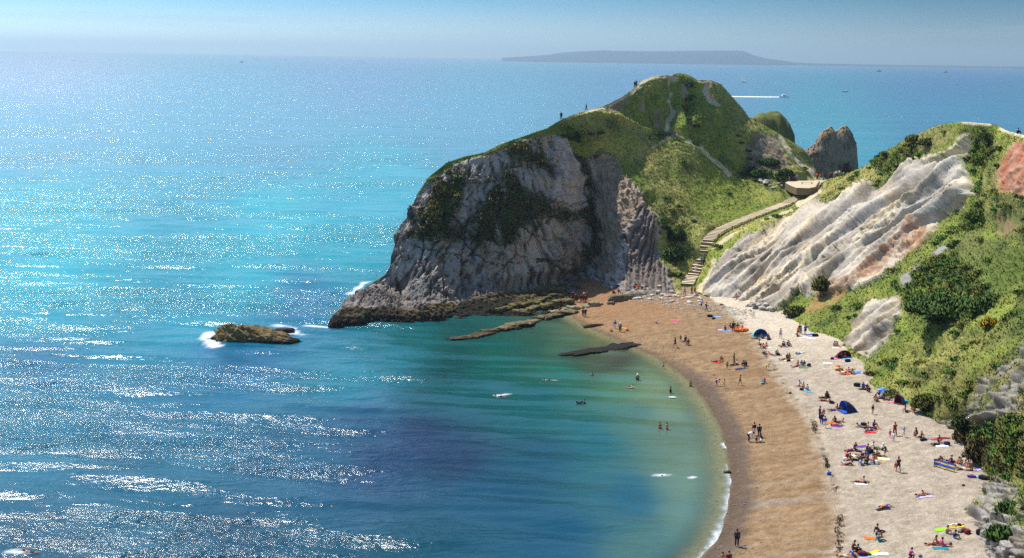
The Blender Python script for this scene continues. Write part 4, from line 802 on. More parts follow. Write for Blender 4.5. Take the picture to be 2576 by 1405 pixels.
# bushes
def bush(px, py, w_, h_, colr, label, cat="bush", nl=1500, dense=1.0):
    nl = int(nl * 1.3)
    h = hit(px, py); root = empty(cat.replace(" ", "_"), (h.x, h.y, h.z - .2))
    u = RNG.normal(size=(nl, 3)); u /= np.linalg.norm(u, axis=1, keepdims=True); u[:, 2] = np.abs(u[:, 2])
    rr = (.62 + .38 * RNG.random(nl) ** .4) * (1 + .35 * fbm(u[:, 0] * 2.2 + px, u[:, 1] * 2.2, u[:, 2] * 2.2, 3))
    P = u * rr[:, None] * np.array([w_ / 2, w_ / 2 * .85, h_]); un = u * np.array([.8, .8, 1.]) + np.array([0, 0, .35]); un /= np.linalg.norm(un, axis=1, keepdims=True)
    cc = srgb(colr) * (1 + .5 * fbm(P[:, 0] * 1.5, P[:, 1] * 1.5, P[:, 2] * 1.5, 3))[:, None]
    s = .16 * dense
    scatter_tris("foliage", P, un, np.full(nl, s * 2.6), np.full(nl, s * 2.2), cc, mat_leaf, lean=(0, 0, 0), blades=2, parent=root)
    V, Fc = rock_np((w_ * .40, w_ * .34, h_ * .8), px * .1, 3, box=.05, rough=.35); V[:, 2] = np.abs(V[:, 2]) * .95
    mesh_np("stem", V, Fc, [mat_leaf], np.full(V.shape, 1.) * srgb(colr) * .85, smooth=True, parent=root)
    tag(root, label, cat); return root
bush(2390, 778, 12.5, 2.0, (76, 102, 46), "big rounded dark green thicket midway up the right slope", nl=9000, dense=1.3)
bush(2065, 728, 2.6, 2.3, (96, 98, 40), "lone round bush on the foot of the white slope", nl=1500)
bush(2480, 775, 5.0, 1.5, (72, 98, 42), "dark bush right of the big thicket", nl=2600)
bush(2300, 354, 3.0, 1.1, (92, 98, 46), "small rounded bush on the right ridge's skyline", nl=1100)
bush(2335, 362, 3.6, 1.0, (80, 88, 40), "bush just below the skyline of the right ridge", nl=1100)
bush(2490, 820, 1.8, 1.0, (150, 128, 20), "small yellow-flowering gorse bush among dark green scrub", "gorse bush", 700)
bush(1935, 412, 5.0, 1.3, (60, 88, 40), "dark green scrub bush under the slipped rock face", nl=2200)
bush(1975, 440, 4.0, 1.3, (46, 74, 34), "green bush left of the people on the platform", nl=1500)
bush(1905, 440, 4.0, 1.2, (54, 80, 30), "green bush in the hollow above the stones", nl=1500)
bush(2440, 1105, 3.2, 1.8, (96, 84, 46), "brownish bush overhanging the upper beach", nl=1800)
bush(2470, 1150, 3.4, 2.0, (80, 72, 40), "larger brown-green bush at the corner of the near bank", nl=2200)
bush(2425, 1070, 2.2, 1.2, (58, 76, 36), "green bush among the white rocks above the beach", nl=1200)
bush(2520, 1350, 2.2, 1.0, (64, 92, 34), "bright green bush between the chalk boulders", nl=1200)
bush(2545, 1290, 2.4, 1.0, (58, 84, 32), "green bush high on the near rocky bank", nl=1200)
bush(2335, 1020, 4.2, 1.4, (92, 96, 44), "low olive bush at the edge of the beach below the slope", nl=2200)
bush(2000, 790, 3.6, 1.4, (94, 100, 44), "low olive bush where the slope meets the beach", nl=1800)
bush(1700, 600, 4.2, 2.0, (50, 76, 24), "dark bush at the edge of the gully left of the stairs", nl=1800)
bush(1690, 650, 4.4, 2.2, (60, 84, 26), "green bush hanging over the folded strata", nl=1800)
# seaweed along the high-tide line
P = []
wpts = np.array([[p[0], p[1]] for p in wk[:, :2]]); wl_ = np.r_[0, np.cumsum(np.hypot(*np.diff(wpts, axis=0).T))]
s = RNG.uniform(0, wl_[-1], 8000); den = sstep(-.15, .35, fbm(s / 3.0, 0 * s, 1.7, 3)); s = s[RNG.random(len(s)) < den * .9 + .03]
wxx = np.interp(s, wl_, wpts[:, 0]) + RNG.normal(0, .20, len(s)) + .8 * fbm(s / 2.5, 0 * s, .3, 3); wyy = np.interp(s, wl_, wpts[:, 1]) + RNG.normal(0, .25, len(s))
zz = beach_z(wxx, wyy) + .05
Pw = np.stack([wxx, wyy, zz], -1); nw = len(Pw)
tag(scatter_tris("seaweed", Pw, np.tile([0, 0, 1.], (nw, 1)), RNG.uniform(.02, .06, nw), RNG.uniform(.06, .14, nw), np.tile(srgb(58, 46, 28), (nw, 1)), mat_leaf, lean=(0, 0, -.5), blades=2), kind="stuff")
# pebbles and shell litter
def pebbles(name, n, fn, smin, smax, colr):
    V0, F0 = ico(1); Vs = []; Fs = []; Cs = []; cnt = 0
    while cnt < n:
        q = fn()
        if q is None: continue
        s = R_.uniform(smin, smax) ** 1.0; V = V0 * np.array([s * R_.uniform(.8, 1.5), s * R_.uniform(.7, 1.1), s * .6]); V = V + np.array(q); Fs.append(F0 + len(V0) * cnt); Vs.append(V); k_ = R_.uniform(.6, 1.15); Cs.append(np.tile(srgb(colr) * k_, (len(V0), 1))); cnt += 1
    return tag(mesh_np(name, np.concatenate(Vs), np.concatenate(Fs), [mat_rock], np.concatenate(Cs), smooth=False), kind="stuff")
def f1():
    x = R_.uniform(1570, 1900); y = 735 + (x - 1570) * .14 + abs(R_.gauss(0, 16)); h = hit(x, y); return (h.x, h.y, h.z + .02)
pebbles("pebbles", 900, f1, .06, .22, (200, 190, 170))
def f2():
    i = R_.uniform(0, len(WLs) - 4); a_ = WL[int(i)]; b_ = WL[int(i) + 1]; t_1 = i - int(i); x, y = a_ * (1 - t_1) + b_ * t_1; x += R_.uniform(-1.5, 6) ; y += R_.uniform(-.6, .6); z = float(beach_z(np.array(x), np.array(y)))
    return (x, y, z + .03) if z > -.25 else None
pebbles("shoreline_stones", 700, f2, .03, .13, (160, 148, 130))

# ------------------------------------------------------------------ people: bodies grown from skeletons
CO = {"black": (22, 20, 24), "navy": (28, 36, 84), "blue": (30, 84, 190), "light blue": (120, 170, 222), "white": (236, 236, 240), "red": (200, 26, 32), "dark red": (120, 22, 30), "rust red": (128, 44, 24), "maroon": (98, 26, 44), "pink": (236, 96, 140), "bright pink": (240, 30, 150), "orange": (240, 110, 30), "yellow": (240, 200, 40), "purple": (100, 50, 150), "lilac": (176, 168, 220), "teal": (20, 128, 140), "turquoise": (40, 176, 200), "grey": (120, 124, 134), "dark grey": (58, 60, 70), "brown": (104, 66, 40), "tan": (190, 150, 110), "green": (20, 150, 80), "lime": (150, 230, 30), "magenta": (170, 10, 130), "khaki": (140, 130, 90), "cream": (226, 212, 180), "bare": None}
def cmat(c): return simple_mat("cloth_" + c.replace(" ", "_"), tuple(srgb(CO[c])), .85, .12, 9.0)
SKIN = [simple_mat("skin_%d" % i, tuple(srgb(c)), .6, .06, 6.0) for i, c in enumerate(((214, 160, 128), (196, 138, 104), (168, 108, 78), (132, 84, 58)))]
HAIR = {"dark": (30, 22, 18), "brown": (72, 46, 28), "fair": (176, 136, 84), "grey": (150, 146, 142)}
def hmat(h): return simple_mat("hair_" + h, tuple(srgb(HAIR[h])), .7, .15, 12.0)
def cap_tube(chains, seg=8):
    """union of tapered elliptical tubes with rounded ends; chain = [(p, rx, ry)], one mesh"""
    V = []; Fq = []; Ft = []
    for ch in chains:
        P = [np.array(c[0], float) for c in ch]; R = [(c[1], c[2] if len(c) > 2 else c[1]) for c in ch]
        d0 = P[0] - P[1]; d1 = P[-1] - P[-2]; d0 /= np.linalg.norm(d0) + 1e-9; d1 /= np.linalg.norm(d1) + 1e-9
        P = [P[0] + d0 * R[0][0] * .55] + P + [P[-1] + d1 * R[-1][0] * .55]; R = [(R[0][0] * .5, R[0][1] * .5)] + R + [(R[-1][0] * .5, R[-1][1] * .5)]
        base = len(V); n = len(P)
        for i in range(n):
            t = P[min(i + 1, n - 1)] - P[max(i - 1, 0)]; t /= np.linalg.norm(t) + 1e-9
            s = np.array([1., 0, 0]); s = s - t * (s @ t)
            if np.linalg.norm(s) < .25: s = np.array([0, 1., 0]) - t * t[1]
            s /= np.linalg.norm(s); b = np.cross(t, s)
            for k_ in range(seg):
                a = 2 * math.pi * k_ / seg; V.append(P[i] + s * math.cos(a) * R[i][0] + b * math.sin(a) * R[i][1])
        for i in range(n - 1):
            for k_ in range(seg):
                k2 = (k_ + 1) % seg; Fq.append([base + i * seg + k_, base + i * seg + k2, base + (i + 1) * seg + k2, base + (i + 1) * seg + k_])
        V.append(P[0]); V.append(P[-1]); c0 = len(V) - 2
        for k_ in range(seg):
            k2 = (k_ + 1) % seg; Ft.append([c0, base + k2, base + k_]); Ft.append([c0 + 1, base + (n - 1) * seg + k_, base + (n - 1) * seg + k2])
    return np.array(V), [np.array(Fq), np.array(Ft)]
# pose: joint positions (facing -Y, feet on z=0): pelvis, chest, neck, head, then L/R shoulder elbow hand, hip knee ankle toe
def J(pel, chest, neck, head, la, ra, ll, rl, face=(0, -1, 0)):
    return dict(pel=pel, chest=chest, neck=neck, head=head, la=la, ra=ra, ll=ll, rl=rl, face=face)
POSES = {
 "standing": J((0, 0, .93), (0, .01, 1.24), (0, 0, 1.45), (0, -.02, 1.60), [(.19, 0, 1.39), (.25, .03, 1.13), (.24, -.06, .88)], [(-.19, 0, 1.39), (-.25, .02, 1.13), (-.22, -.08, .90)], [(.10, 0, .90), (.11, -.01, .50), (.12, .02, .09), (.13, -.14, .04)], [(-.10, 0, .90), (-.12, -.03, .50), (-.13, 0, .09), (-.15, -.16, .04)]),
 "walking": J((0, 0, .91), (0, -.03, 1.22), (0, -.05, 1.43), (0, -.08, 1.58), [(.19, -.03, 1.37), (.25, .10, 1.14), (.23, .02, .90)], [(-.19, -.03, 1.37), (-.25, -.14, 1.14), (-.20, -.33, 1.0)], [(.10, 0, .88), (.11, -.20, .52), (.11, -.27, .09), (.12, -.42, .06)], [(-.10, 0, .88), (-.11, .06, .50), (-.11, .34, .16), (-.11, .27, .05)]),
 "arms raised": J((0, 0, .93), (0, 0, 1.24), (0, 0, 1.45), (0, -.02, 1.60), [(.19, 0, 1.39), (.42, -.05, 1.34), (.58, -.12, 1.52)], [(-.19, 0, 1.39), (-.40, -.05, 1.30), (-.52, -.2, 1.42)], [(.10, 0, .90), (.14, -.02, .50), (.18, .02, .09), (.2, -.13, .04)], [(-.10, 0, .90), (-.14, -.03, .50), (-.18, 0, .09), (-.2, -.15, .04)]),
 "bending": J((0, .14, .88), (0, -.14, 1.10), (0, -.32, 1.12), (0, -.47, 1.08), [(.18, -.26, 1.10), (.2, -.34, .84), (.14, -.40, .60)], [(-.18, -.26, 1.10), (-.2, -.34, .84), (-.14, -.42, .60)], [(.10, .12, .85), (.11, .0, .48), (.12, .04, .09), (.13, -.12, .04)], [(-.10, .12, .85), (-.12, -.02, .48), (-.13, .06, .09), (-.14, -.10, .04)], (0, -.5, -.8)),
 "sitting": J((0, .0, .13), (0, .10, .42), (0, .10, .63), (0, .06, .78), [(.19, .12, .58), (.25, .30, .36), (.26, .38, .05)], [(-.19, .12, .58), (-.25, .28, .36), (-.27, .36, .05)], [(.10, -.02, .13), (.14, -.42, .24), (.15, -.82, .08), (.16, -.90, .2)], [(-.10, -.02, .13), (-.13, -.44, .12), (-.14, -.86, .08), (-.15, -.93, .2)]),
 "sitting knees up": J((0, .0, .13), (0, .04, .44), (0, -.06, .63), (0, -.12, .77), [(.19, 0, .58), (.24, -.22, .42), (.08, -.44, .38)], [(-.19, 0, .58), (-.24, -.22, .42), (-.06, -.46, .36)], [(.10, -.04, .13), (.13, -.38, .46), (.13, -.52, .08), (.14, -.66, .04)], [(-.10, -.04, .13), (-.13, -.36, .48), (-.14, -.50, .08), (-.15, -.64, .04)]),
 "lying back": J((0, 0, .13), (0, .32, .16), (0, .52, .14), (0, .67, .14), [(.19, .46, .13), (.32, .26, .08), (.28, .04, .06)], [(-.19, .46, .13), (-.34, .60, .08), (-.2, .78, .1)], [(.10, -.02, .12), (.12, -.40, .30), (.13, -.74, .06), (.14, -.82, .16)], [(-.10, -.02, .12), (-.13, -.45, .10), (-.15, -.88, .07), (-.17, -.94, .18)], (0, .2, 1)),
 "lying face down": J((0, 0, .13), (0, .32, .22), (0, .50, .34), (0, .60, .46), [(.19, .46, .28), (.24, .56, .05), (.1, .74, .05)], [(-.19, .46, .28), (-.24, .56, .05), (-.1, .76, .06)], [(.10, -.02, .12), (.12, -.44, .08), (.13, -.84, .08), (.13, -.96, .04)], [(-.10, -.02, .12), (-.13, -.42, .08), (-.15, -.70, .3), (-.15, -.72, .42)], (0, .9, .2)),
 "kneeling": J((0, .10, .42), (0, .02, .72), (0, -.05, .92), (0, -.10, 1.06), [(.19, 0, .87), (.24, -.16, .66), (.14, -.34, .52)], [(-.19, 0, .87), (-.24, -.18, .66), (-.12, -.36, .48)], [(.10, .08, .40), (.13, -.24, .12), (.13, .16, .08), (.13, .28, .06)], [(-.10, .08, .40), (-.13, -.28, .40), (-.14, -.26, .08), (-.15, -.40, .04)]),
 "swimming": J((0, 0, -.08), (0, .34, -.02), (0, .54, .05), (0, .68, .12), [(.19, .48, .02), (.36, .74, .10), (.28, .98, -.02)], [(-.19, .48, .02), (-.38, .40, -.06), (-.40, .16, -.1)], [(.10, -.02, -.08), (.12, -.44, -.1), (.13, -.84, -.05), (.13, -.96, -.06)], [(-.10, -.02, -.08), (-.12, -.44, -.06), (-.13, -.82, -.12), (-.13, -.92, -.1)], (0, 1, .1)),
}
def build_pose(name, p):
    A = np.array
    root = bpy.data.objects.new("rig", None)
    pel, ch, nk, hd = A(p["pel"]), A(p["chest"]), A(p["neck"]), A(p["head"]); f = A(p["face"], float); f /= np.linalg.norm(f)
    up = hd - nk; up /= np.linalg.norm(up)
    # skeleton for the skin modifier
    V = []; E = []; R = []
    def v(pt, r, par=None):
        V.append(tuple(pt)); R.append(r); 
        if par is not None: E.append((par, len(V) - 1))
        return len(V) - 1
    i0 = v(pel, (.15, .11)); i1 = v(pel * .45 + ch * .55, (.125, .095), i0); i2 = v(ch + (nk - ch) * .35, (.155, .105), i1); i3 = v(nk, (.055, .058), i2); i4 = v(hd - up * .04, (.078, .088), i3); i5 = v(hd + up * .07, (.085, .1), i4)
    v(hd - up * .01 + f * .118, (.012, .016), i4)          # nose
    for arm, sg in ((p["la"], 1), (p["ra"], -1)):
        a, b, c = [A(q) for q in arm]; j = v(a, (.058, .058), i2); j = v((a + b) / 2, (.046, .046), j); j = v(b, (.038, .038), j); j = v(b * .4 + c * .6, (.034, .034), j); d = c - b; d /= np.linalg.norm(d); j = v(c, (.024, .028), j); pm = v(c + d * .07, (.036, .018), j)
        sd_ = np.cross(d, f); sd_ = sd_ / (np.linalg.norm(sd_) + 1e-6)
        for q, ln in ((-.03, .07), (-.01, .085), (.01, .08), (.03, .062)): k1 = v(c + d * (.07 + ln * .55) + sd_ * q, (.009, .009), pm); v(c + d * (.07 + ln) + sd_ * q * 1.1 + f * .012, (.008, .008), k1)
        k1 = v(c + d * .03 + sd_ * .045 * sg, (.011, .011), j); v(c + d * .06 + sd_ * .062 * sg, (.009, .009), k1)
    for leg in (p["ll"], p["rl"]):
        a, b, c, t = [A(q) for q in leg]; j = v(a * .8 + b * .2, (.088, .09), i0); j = v((a + b) / 2, (.076, .078), j); j = v(b, (.056, .058), j); j = v(b * .62 + c * .38, (.056, .058), j); j = v(c, (.036, .038), j); v(t, (.04, .026), j)
    me = bpy.data.meshes.new("body"); me.from_pydata(V, E, []); o = bpy.data.objects.new("tmp", me); COL.objects.link(o)
    sk = o.modifiers.new("s", 'SKIN'); sk.use_smooth_shade = True
    for i, r in enumerate(R): me.skin_vertices[0].data[i].radius = r
    me.skin_vertices[0].data[0].use_root = True
    sb = o.modifiers.new("b", 'SUBSURF'); sb.levels = 1; sb.render_levels = 1
    bpy.context.view_layer.update(); dg = bpy.context.evaluated_depsgraph_get(); body = bpy.data.meshes.new_from_object(o.evaluated_get(dg)); body.name = "body_" + name.replace(" ", "_")
    bpy.data.objects.remove(o)
    def mk(nm, ch_, seg=8):
        V_, F_ = cap_tube(ch_, seg); oo = mesh_np(nm, V_, F_, []); m_ = oo.data; bpy.data.objects.remove(oo); return m_
    mid = pel * .5 + ch * .5; tops = [[(pel + (ch - pel) * .12, .178, .135), (mid, .165, .125), (ch + (nk - ch) * .3, .195, .14), (ch + (nk - ch) * .78, .13, .10)]]
    for arm in (p["la"], p["ra"]):
        a, b, c = [A(q) for q in arm]; tops.append([(a * 1.0, .078), ((a + b) / 2, .070), (b, .058)])
    longs = tops[:1] + [[(A(a[0]), .078), ((A(a[0]) + A(a[1])) / 2, .068), (A(a[1]), .058), (A(a[2]), .046)] for a in (p["la"], p["ra"])]
    sh_ = [[(pel + (ch - pel) * .18, .182, .14), (pel, .185, .15)]] + [[(A(l_[0]), .115), (A(l_[0]) * .35 + A(l_[1]) * .65, .095)] for l_ in (p["ll"], p["rl"])]
    tr_ = [[(pel + (ch - pel) * .18, .182, .14), (pel, .185, .15)]] + [[(A(l_[0]), .115), ((A(l_[0]) + A(l_[1])) / 2, .095), (A(l_[1]), .078), (A(l_[2]) * .9 + A(l_[1]) * .1, .066)] for l_ in (p["ll"], p["rl"])]
    bik = [[(pel + (ch - pel) * .06, .176, .132), (pel - (ch - pel) * .08, .17, .135)]]
    bra = [[(ch + (nk - ch) * .05, .178, .13), (ch + (nk - ch) * .25, .175, .125)]]
    hair = [[(hd - up * .02 - f * .03, .092, .10), (hd + up * .075 - f * .022, .104, .112), (hd + up * .125 - f * .01, .07, .075)]]
    lhair = [hair[0]] + [[(hd + up * .05 - f * .06, .085, .07), (nk - f * .07 + up * .02, .085, .05), (nk - f * .08 - up * .08, .06, .035)]]
    hat = [[(hd + up * .085, .165, .175), (hd + up * .10, .15, .16)], [(hd + up * .10, .108, .118), (hd + up * .17, .095, .10)]]
    return dict(body=body, tee=mk("top", tops), long=mk("top", longs), shorts=mk("bottoms", sh_), trousers=mk("bottoms", tr_), bikini=mk("bottoms", bik), bra=mk("top", bra), hair=mk("hair", hair, 10), longhair=mk("hair", lhair, 10), hat=mk("hat", hat, 12))
RIG = {k_: build_pose(k_, p) for k_, p in POSES.items()}
for r in RIG.values():
    for kk, m_ in r.items():
        if not len(m_.materials): m_.materials.append(None)
        m_.polygons.foreach_set("use_smooth", [True] * len(m_.polygons))
CROP = {1: (1800, 880, 5.152), 2: (2300, 950, 5.152), 3: (2300, 1180, 5.152), 4: (2700, 1180, 5.152), 5: (2860, 1380, 5.152), 6: (2700, 1560, 4.293), 7: (2300, 1540, 4.812), 8: (1500, 1180, 3.22), 9: (2700, 1440, 9.908), 10: (2500, 520, 6.387), 11: (1000, 200, 2.576), 12: (1900, 200, 2.576), 13: (1800, 500, 2.576), 14: (2560, 380, 3.22)}
def cpx(c, x, y):
    a = CROP[c]; return (a[0] + x / a[2]) / 1.30435, (a[1] + y / a[2]) / 1.30435
PEOPLE = []
def person(c, x, y, pose, head, top="bare", bot="shorts:navy", hair="dark", scale=1.0, place="", skin=None, hat=None, z=None, grp=None, extra=""):
    px, py = cpx(c, x, y) if c else (x, y)
    h = hit(px, py)
    if z is not None: h = Vector(at_z(np.array(px), np.array(py), z))
    r = RIG[pose]; root = empty("person", h, rad(head), scale * R_.uniform(.96, 1.04))
    sk = SKIN[skin if skin is not None else R_.choice((0, 0, 1, 1, 2))]
    def put(nm, me, mat):
        o = bpy.data.objects.new(nm, me); COL.objects.link(o); o.parent = root; o.material_slots[0].link = 'OBJECT'; o.material_slots[0].material = mat; return o
    put("body", r["body"], sk)
    desc = []
    tk, tc = (top.split(":") + [None])[:2] if ":" in top else ("tee", top)
    if tc != "bare": put("top", r[tk], cmat(tc))
    bk, bc_ = bot.split(":"); 
    put("bottoms", r[bk], cmat(bc_))
    if hat: put("hat", r["hat"], cmat(hat))
    else: put("hair", r["longhair" if hair.startswith("long") else "hair"], hmat(hair.replace("long", "")))
    suit = tk == "long" and bk == "trousers" and tc == bc_
    if suit: d = "in a " + tc + (" wetsuit" if z is not None or place.startswith("by the reef") else " outfit")
    elif tc == "bare": d = "in " + bc_ + (" swimwear" if bk == "bikini" else " " + bk)
    elif tc == bc_ and bk in ("bikini",): d = "in " + tc + " swimwear"
    elif tc == bc_: d = "dressed in " + tc
    else: d = "in " + tc + (" bikini top" if tk == "bra" else " top") + ", " + bc_ + " " + ("briefs" if bk == "bikini" else bk)
    if hat: d += ", " + hat + " hat"
    lab = ("child " if scale < .8 else "person ") + pose + " " + d + (" " + place if place else "")
    PEOPLE.append([root, lab, px, grp or "people at the cove"])
    root["category"] = "child" if scale < .8 else "person"
    return root
P_ = person
# group in rust-red gear on the sand by the cliff
for i, (x, y, hd_) in enumerate([(378, 592, 60), (410, 540, 20), (458, 580, -30), (488, 574, 150), (546, 588, 10), (578, 580, 90), (602, 566, -60), (622, 586, 200), (646, 545, 120)]):
    P_(1, x, y, "standing" if i % 3 else "walking", hd_, "long:rust red" if i % 2 else "long:dark red", "trousers:black" if i % 4 else "trousers:brown", "brown" if i % 3 else "dark", 1.1 if i not in (0, 3) else .95, "below the cliff", hat=("white" if i == 6 else None))
P_(1, 205, 680, "standing", 40, "long:black", "trousers:black", place="by the reef, on the rocks", scale=1.15); P_(1, 185, 765, "kneeling", 80, "long:black", "trousers:black", place="by the reef, low on the rocks")
P_(1, 582, 825, "standing", 10, "long:brown", "trousers:brown", place="beside the yellowish reef blocks"); P_(1, 622, 825, "standing", 200, "long:dark grey", "trousers:navy", hat="cream", place="beside the reef blocks")
P_(1, 1075, 620, "sitting knees up", 20, "tan", "trousers:navy", place="against the dark boulder"); P_(1, 1110, 600, "sitting", -20, "maroon", "trousers:black", place="against the dark boulder"); P_(1, 1190, 560, "sitting knees up", 30, "cream", "trousers:black", hat="yellow", place="on the dark boulder")
P_(1, 1070, 400, "standing", 0, "light blue", "shorts:dark red", scale=.8, place="below the folded strata"); P_(1, 1090, 432, "sitting knees up", 60, "black", "trousers:black", place="below the folded strata"); P_(1, 1185, 425, "sitting", 0, "black", "shorts:black", place="below the folded strata"); P_(1, 1140, 462, "lying back", 70, "blue", "trousers:light blue", place="below the folded strata"); P_(1, 1240, 490, "sitting knees up", 10, "long:blue", "trousers:navy", place="above the dark boulder"); P_(1, 1205, 478, "sitting", -50, "white", "shorts:blue", place="above the dark boulder")
for x, y, t, b in ((1440, 372, "light blue", "grey"), (1490, 355, "orange", "khaki"), (1522, 342, "red", "brown"), (1580, 310, "white", "tan"), (1458, 312, "dark grey", "black")):
    P_(1, x, y, "sitting", R_.uniform(-60, 60), t, "shorts:" + b, place="on the foot of the folded strata")
P_(1, 1165, 310, "lying back", 90, "black", "trousers:black", place="on the stones below the strata")
P_(1, 1122, 1030, "standing", 190, "long:blue", "shorts:white", place="near the shallows"); P_(1, 1210, 1085, "standing", 170, "long:khaki", "trousers:black", hat="white", place="near the shallows")
P_(1, 1822, 938, "sitting", 60, "pink", "shorts:grey", hat="white", scale=.62, place="alone on the orange sand")
P_(1, 2140, 1350, "walking", 240, "long:black", "shorts:black", place="on the sand above the reef rocks", scale=1.05); P_(1, 2230, 1245, "standing", 0, "bare", "shorts:brown", "brown", .72, "near the blue bodyboard", skin=3)
P_(1, 2312, 1300, "standing", 200, "dark grey", "shorts:black", place="holding a blue bodyboard"); P_(1, 2360, 1305, "kneeling", 0, "black", "shorts:black", place="near the blue bodyboard"); P_(1, 2336, 1308, "standing", 30, "cream", "shorts:tan", "fair", .55, "near the blue bodyboard")
# foot of the stairs and on them
P_(1, 2300, 462, "walking", 200, "light blue", "trousers:grey", place="at the foot of the stairs"); P_(1, 2420, 440, "standing", 180, "grey", "trousers:dark grey", place="at the foot of the stairs"); P_(1, 2470, 462, "walking", 200, "red", "shorts:red", "longbrown", place="at the foot of the stairs")
P_(13, 1290, 950, "walking", 150, "blue", "trousers:navy", place="climbing the lower stairs"); P_(13, 1308, 962, "walking", 150, "long:navy", "trousers:navy", place="climbing the lower stairs"); P_(13, 1244, 1022, "walking", 330, "white", "shorts:light blue", place="coming down the lower stairs"); P_(13, 1204, 1038, "standing", 0, "yellow", "trousers:black", place="beside the lower stairs")
P_(2, 5, 325, "walking", 100, "light blue", "shorts:dark grey", place="crossing the white sand"); P_(2, 86, 368, "walking", 100, "long:black", "trousers:black", place="crossing the white sand")
P_(2, 600, 128, "sitting knees up", 0, "maroon", "shorts:brown", place="below the white slope"); P_(2, 640, 134, "sitting", 30, "white", "shorts:khaki", place="below the white slope"); P_(2, 612, 158, "lying back", 70, "red", "shorts:brown", place="below the white slope")
# around the inflatable boat
B_ = "by the orange inflatable boat"
P_(2, 545, 712, "standing", 180, "long:black", "trousers:black", place=B_, scale=1.1); P_(2, 500, 645, "sitting", 60, "red", "shorts:brown", place=B_); P_(2, 582, 655, "sitting knees up", 0, "yellow", "shorts:green", place=B_); P_(2, 615, 655, "sitting", -30, "black", "shorts:dark red", place=B_); P_(2, 702, 668, "sitting", 10, "pink", "shorts:white", place=B_, scale=.85); P_(2, 412, 690, "sitting knees up", 300, "black", "shorts:navy", place=B_)
T_ = "in front of the blue dome tent"
P_(2, 930, 842, "lying back", 80, "bare", "shorts:brown", place=T_, skin=2); P_(2, 1032, 832, "sitting", 60, "bare", "shorts:navy", place=T_, skin=2); P_(2, 1130, 828, "sitting knees up", 20, "long:black", "trousers:black", place=T_)
P_(2, 1342, 832, "standing", 170, "bare", "shorts:light blue", "brown", place="between blue tent and grassy bank", scale=1.05)
G_ = "in the group by the grassy bank"
P_(2, 1642, 790, "standing", 150, "orange", "shorts:black", place=G_); P_(2, 1665, 745, "standing", 0, "brown", "trousers:dark grey", place=G_); P_(2, 1692, 760, "standing", 100, "teal", "shorts:grey", place=G_, scale=.85); P_(2, 1762, 775, "standing", 200, "blue", "shorts:navy", place=G_, scale=1.1); P_(2, 1630, 800, "sitting", 40, "dark red", "shorts:black", place=G_)
G_ = "below the blue dome tent"
P_(2, 992, 942, "sitting", 90, "bare", "shorts:brown", "brown", place=G_, skin=1); P_(2, 1042, 990, "sitting knees up", 50, "bare", "shorts:red", place=G_, skin=1); P_(2, 1102, 968, "sitting knees up", 10, "bare", "shorts:orange", "fair", place=G_, skin=0); P_(2, 1060, 1000, "lying face down", 80, "bare", "shorts:dark red", place=G_, skin=2)
G_ = "right of the blue dome tent"
for x, y, t, b, po in ((1378, 962, "navy", "navy", "sitting knees up"), (1415, 972, "navy", "blue", "sitting"), (1460, 945, "dark grey", "black", "sitting knees up"), (1482, 962, "khaki", "black", "sitting knees up"), (1350, 972, "bare", "brown", "lying back")):
    P_(2, x, y, po, R_.uniform(0, 90), t, "shorts:" + b, place=G_)
P_(2, 1200, 1112, "lying face down", 60, "pink", "bikini:pink", "longfair", place="at mid beach"); P_(2, 1270, 1098, "sitting knees up", 30, "grey", "shorts:teal", hat="white", place="at mid beach")
P_(2, 1450, 1168, "sitting knees up", 30, "long:black", "trousers:dark grey", place="at mid beach"); P_(2, 1492, 1165, "sitting", 0, "tan", "shorts:brown", place="at mid beach"); P_(2, 1392, 1192, "lying back", 80, "bare", "shorts:brown", place="at mid beach", skin=1)
P_(2, 1690, 1090, "lying back", 80, "light blue", "shorts:white", place="alone at mid beach")
G_ = "by the round navy bag"
P_(2, 1645, 1292, "sitting", 50, "pink", "shorts:white", "longbrown", place=G_); P_(2, 1695, 1285, "sitting knees up", 10, "blue", "shorts:navy", place=G_); P_(2, 1742, 1290, "sitting", -20, "navy", "shorts:green", place=G_); P_(2, 1608, 1310, "lying back", 80, "bare", "shorts:maroon", place=G_)
G_ = "just above the red dome tent"
P_(2, 2275, 965, "sitting knees up", 10, "bare", "bikini:dark grey", "brown", place=G_); P_(2, 2310, 975, "sitting", 30, "bare", "shorts:orange", place=G_, skin=2); P_(2, 2245, 958, "sitting knees up", 60, "grey", "shorts:grey", place=G_)
P_(2, 2375, 1142, "sitting", 20, "bare", "shorts:dark red", place="inside the red dome tent"); P_(2, 2432, 1142, "sitting", 0, "red", "shorts:white", place="inside the red dome tent")
G_ = "on the brown sand"
P_(2, 250, 1228, "lying back", 70, "grey", "shorts:maroon", place=G_ + " by a red towel"); P_(2, 318, 1228, "sitting knees up", 20, "bare", "shorts:red", place=G_ + " by a red towel"); P_(2, 345, 1222, "sitting", -20, "black", "shorts:red", place=G_ + " by a red towel")
P_(2, 442, 1350, "standing", 0, "bare", "shorts:brown", "brown", .72, G_, skin=2); P_(2, 556, 1262, "standing", 90, "maroon", "trousers:brown", place=G_); P_(2, 555, 1285, "sitting", 300, "black", "trousers:black", place=G_); P_(2, 615, 1280, "sitting knees up", 280, "white", "shorts:navy", place=G_)
P_(2, 698, 1290, "sitting knees up", 90, "navy", "trousers:navy", place="in the navy-clad circle"); P_(2, 765, 1295, "sitting knees up", 300, "long:navy", "trousers:navy", place="in the navy-clad circle"); P_(2, 724, 1325, "kneeling", 10, "navy", "shorts:grey", place="in the navy-clad circle")
P_(2, 1108, 1362, "bending", 90, "yellow", "shorts:tan", "brown", .78, "beside the seaweed line")
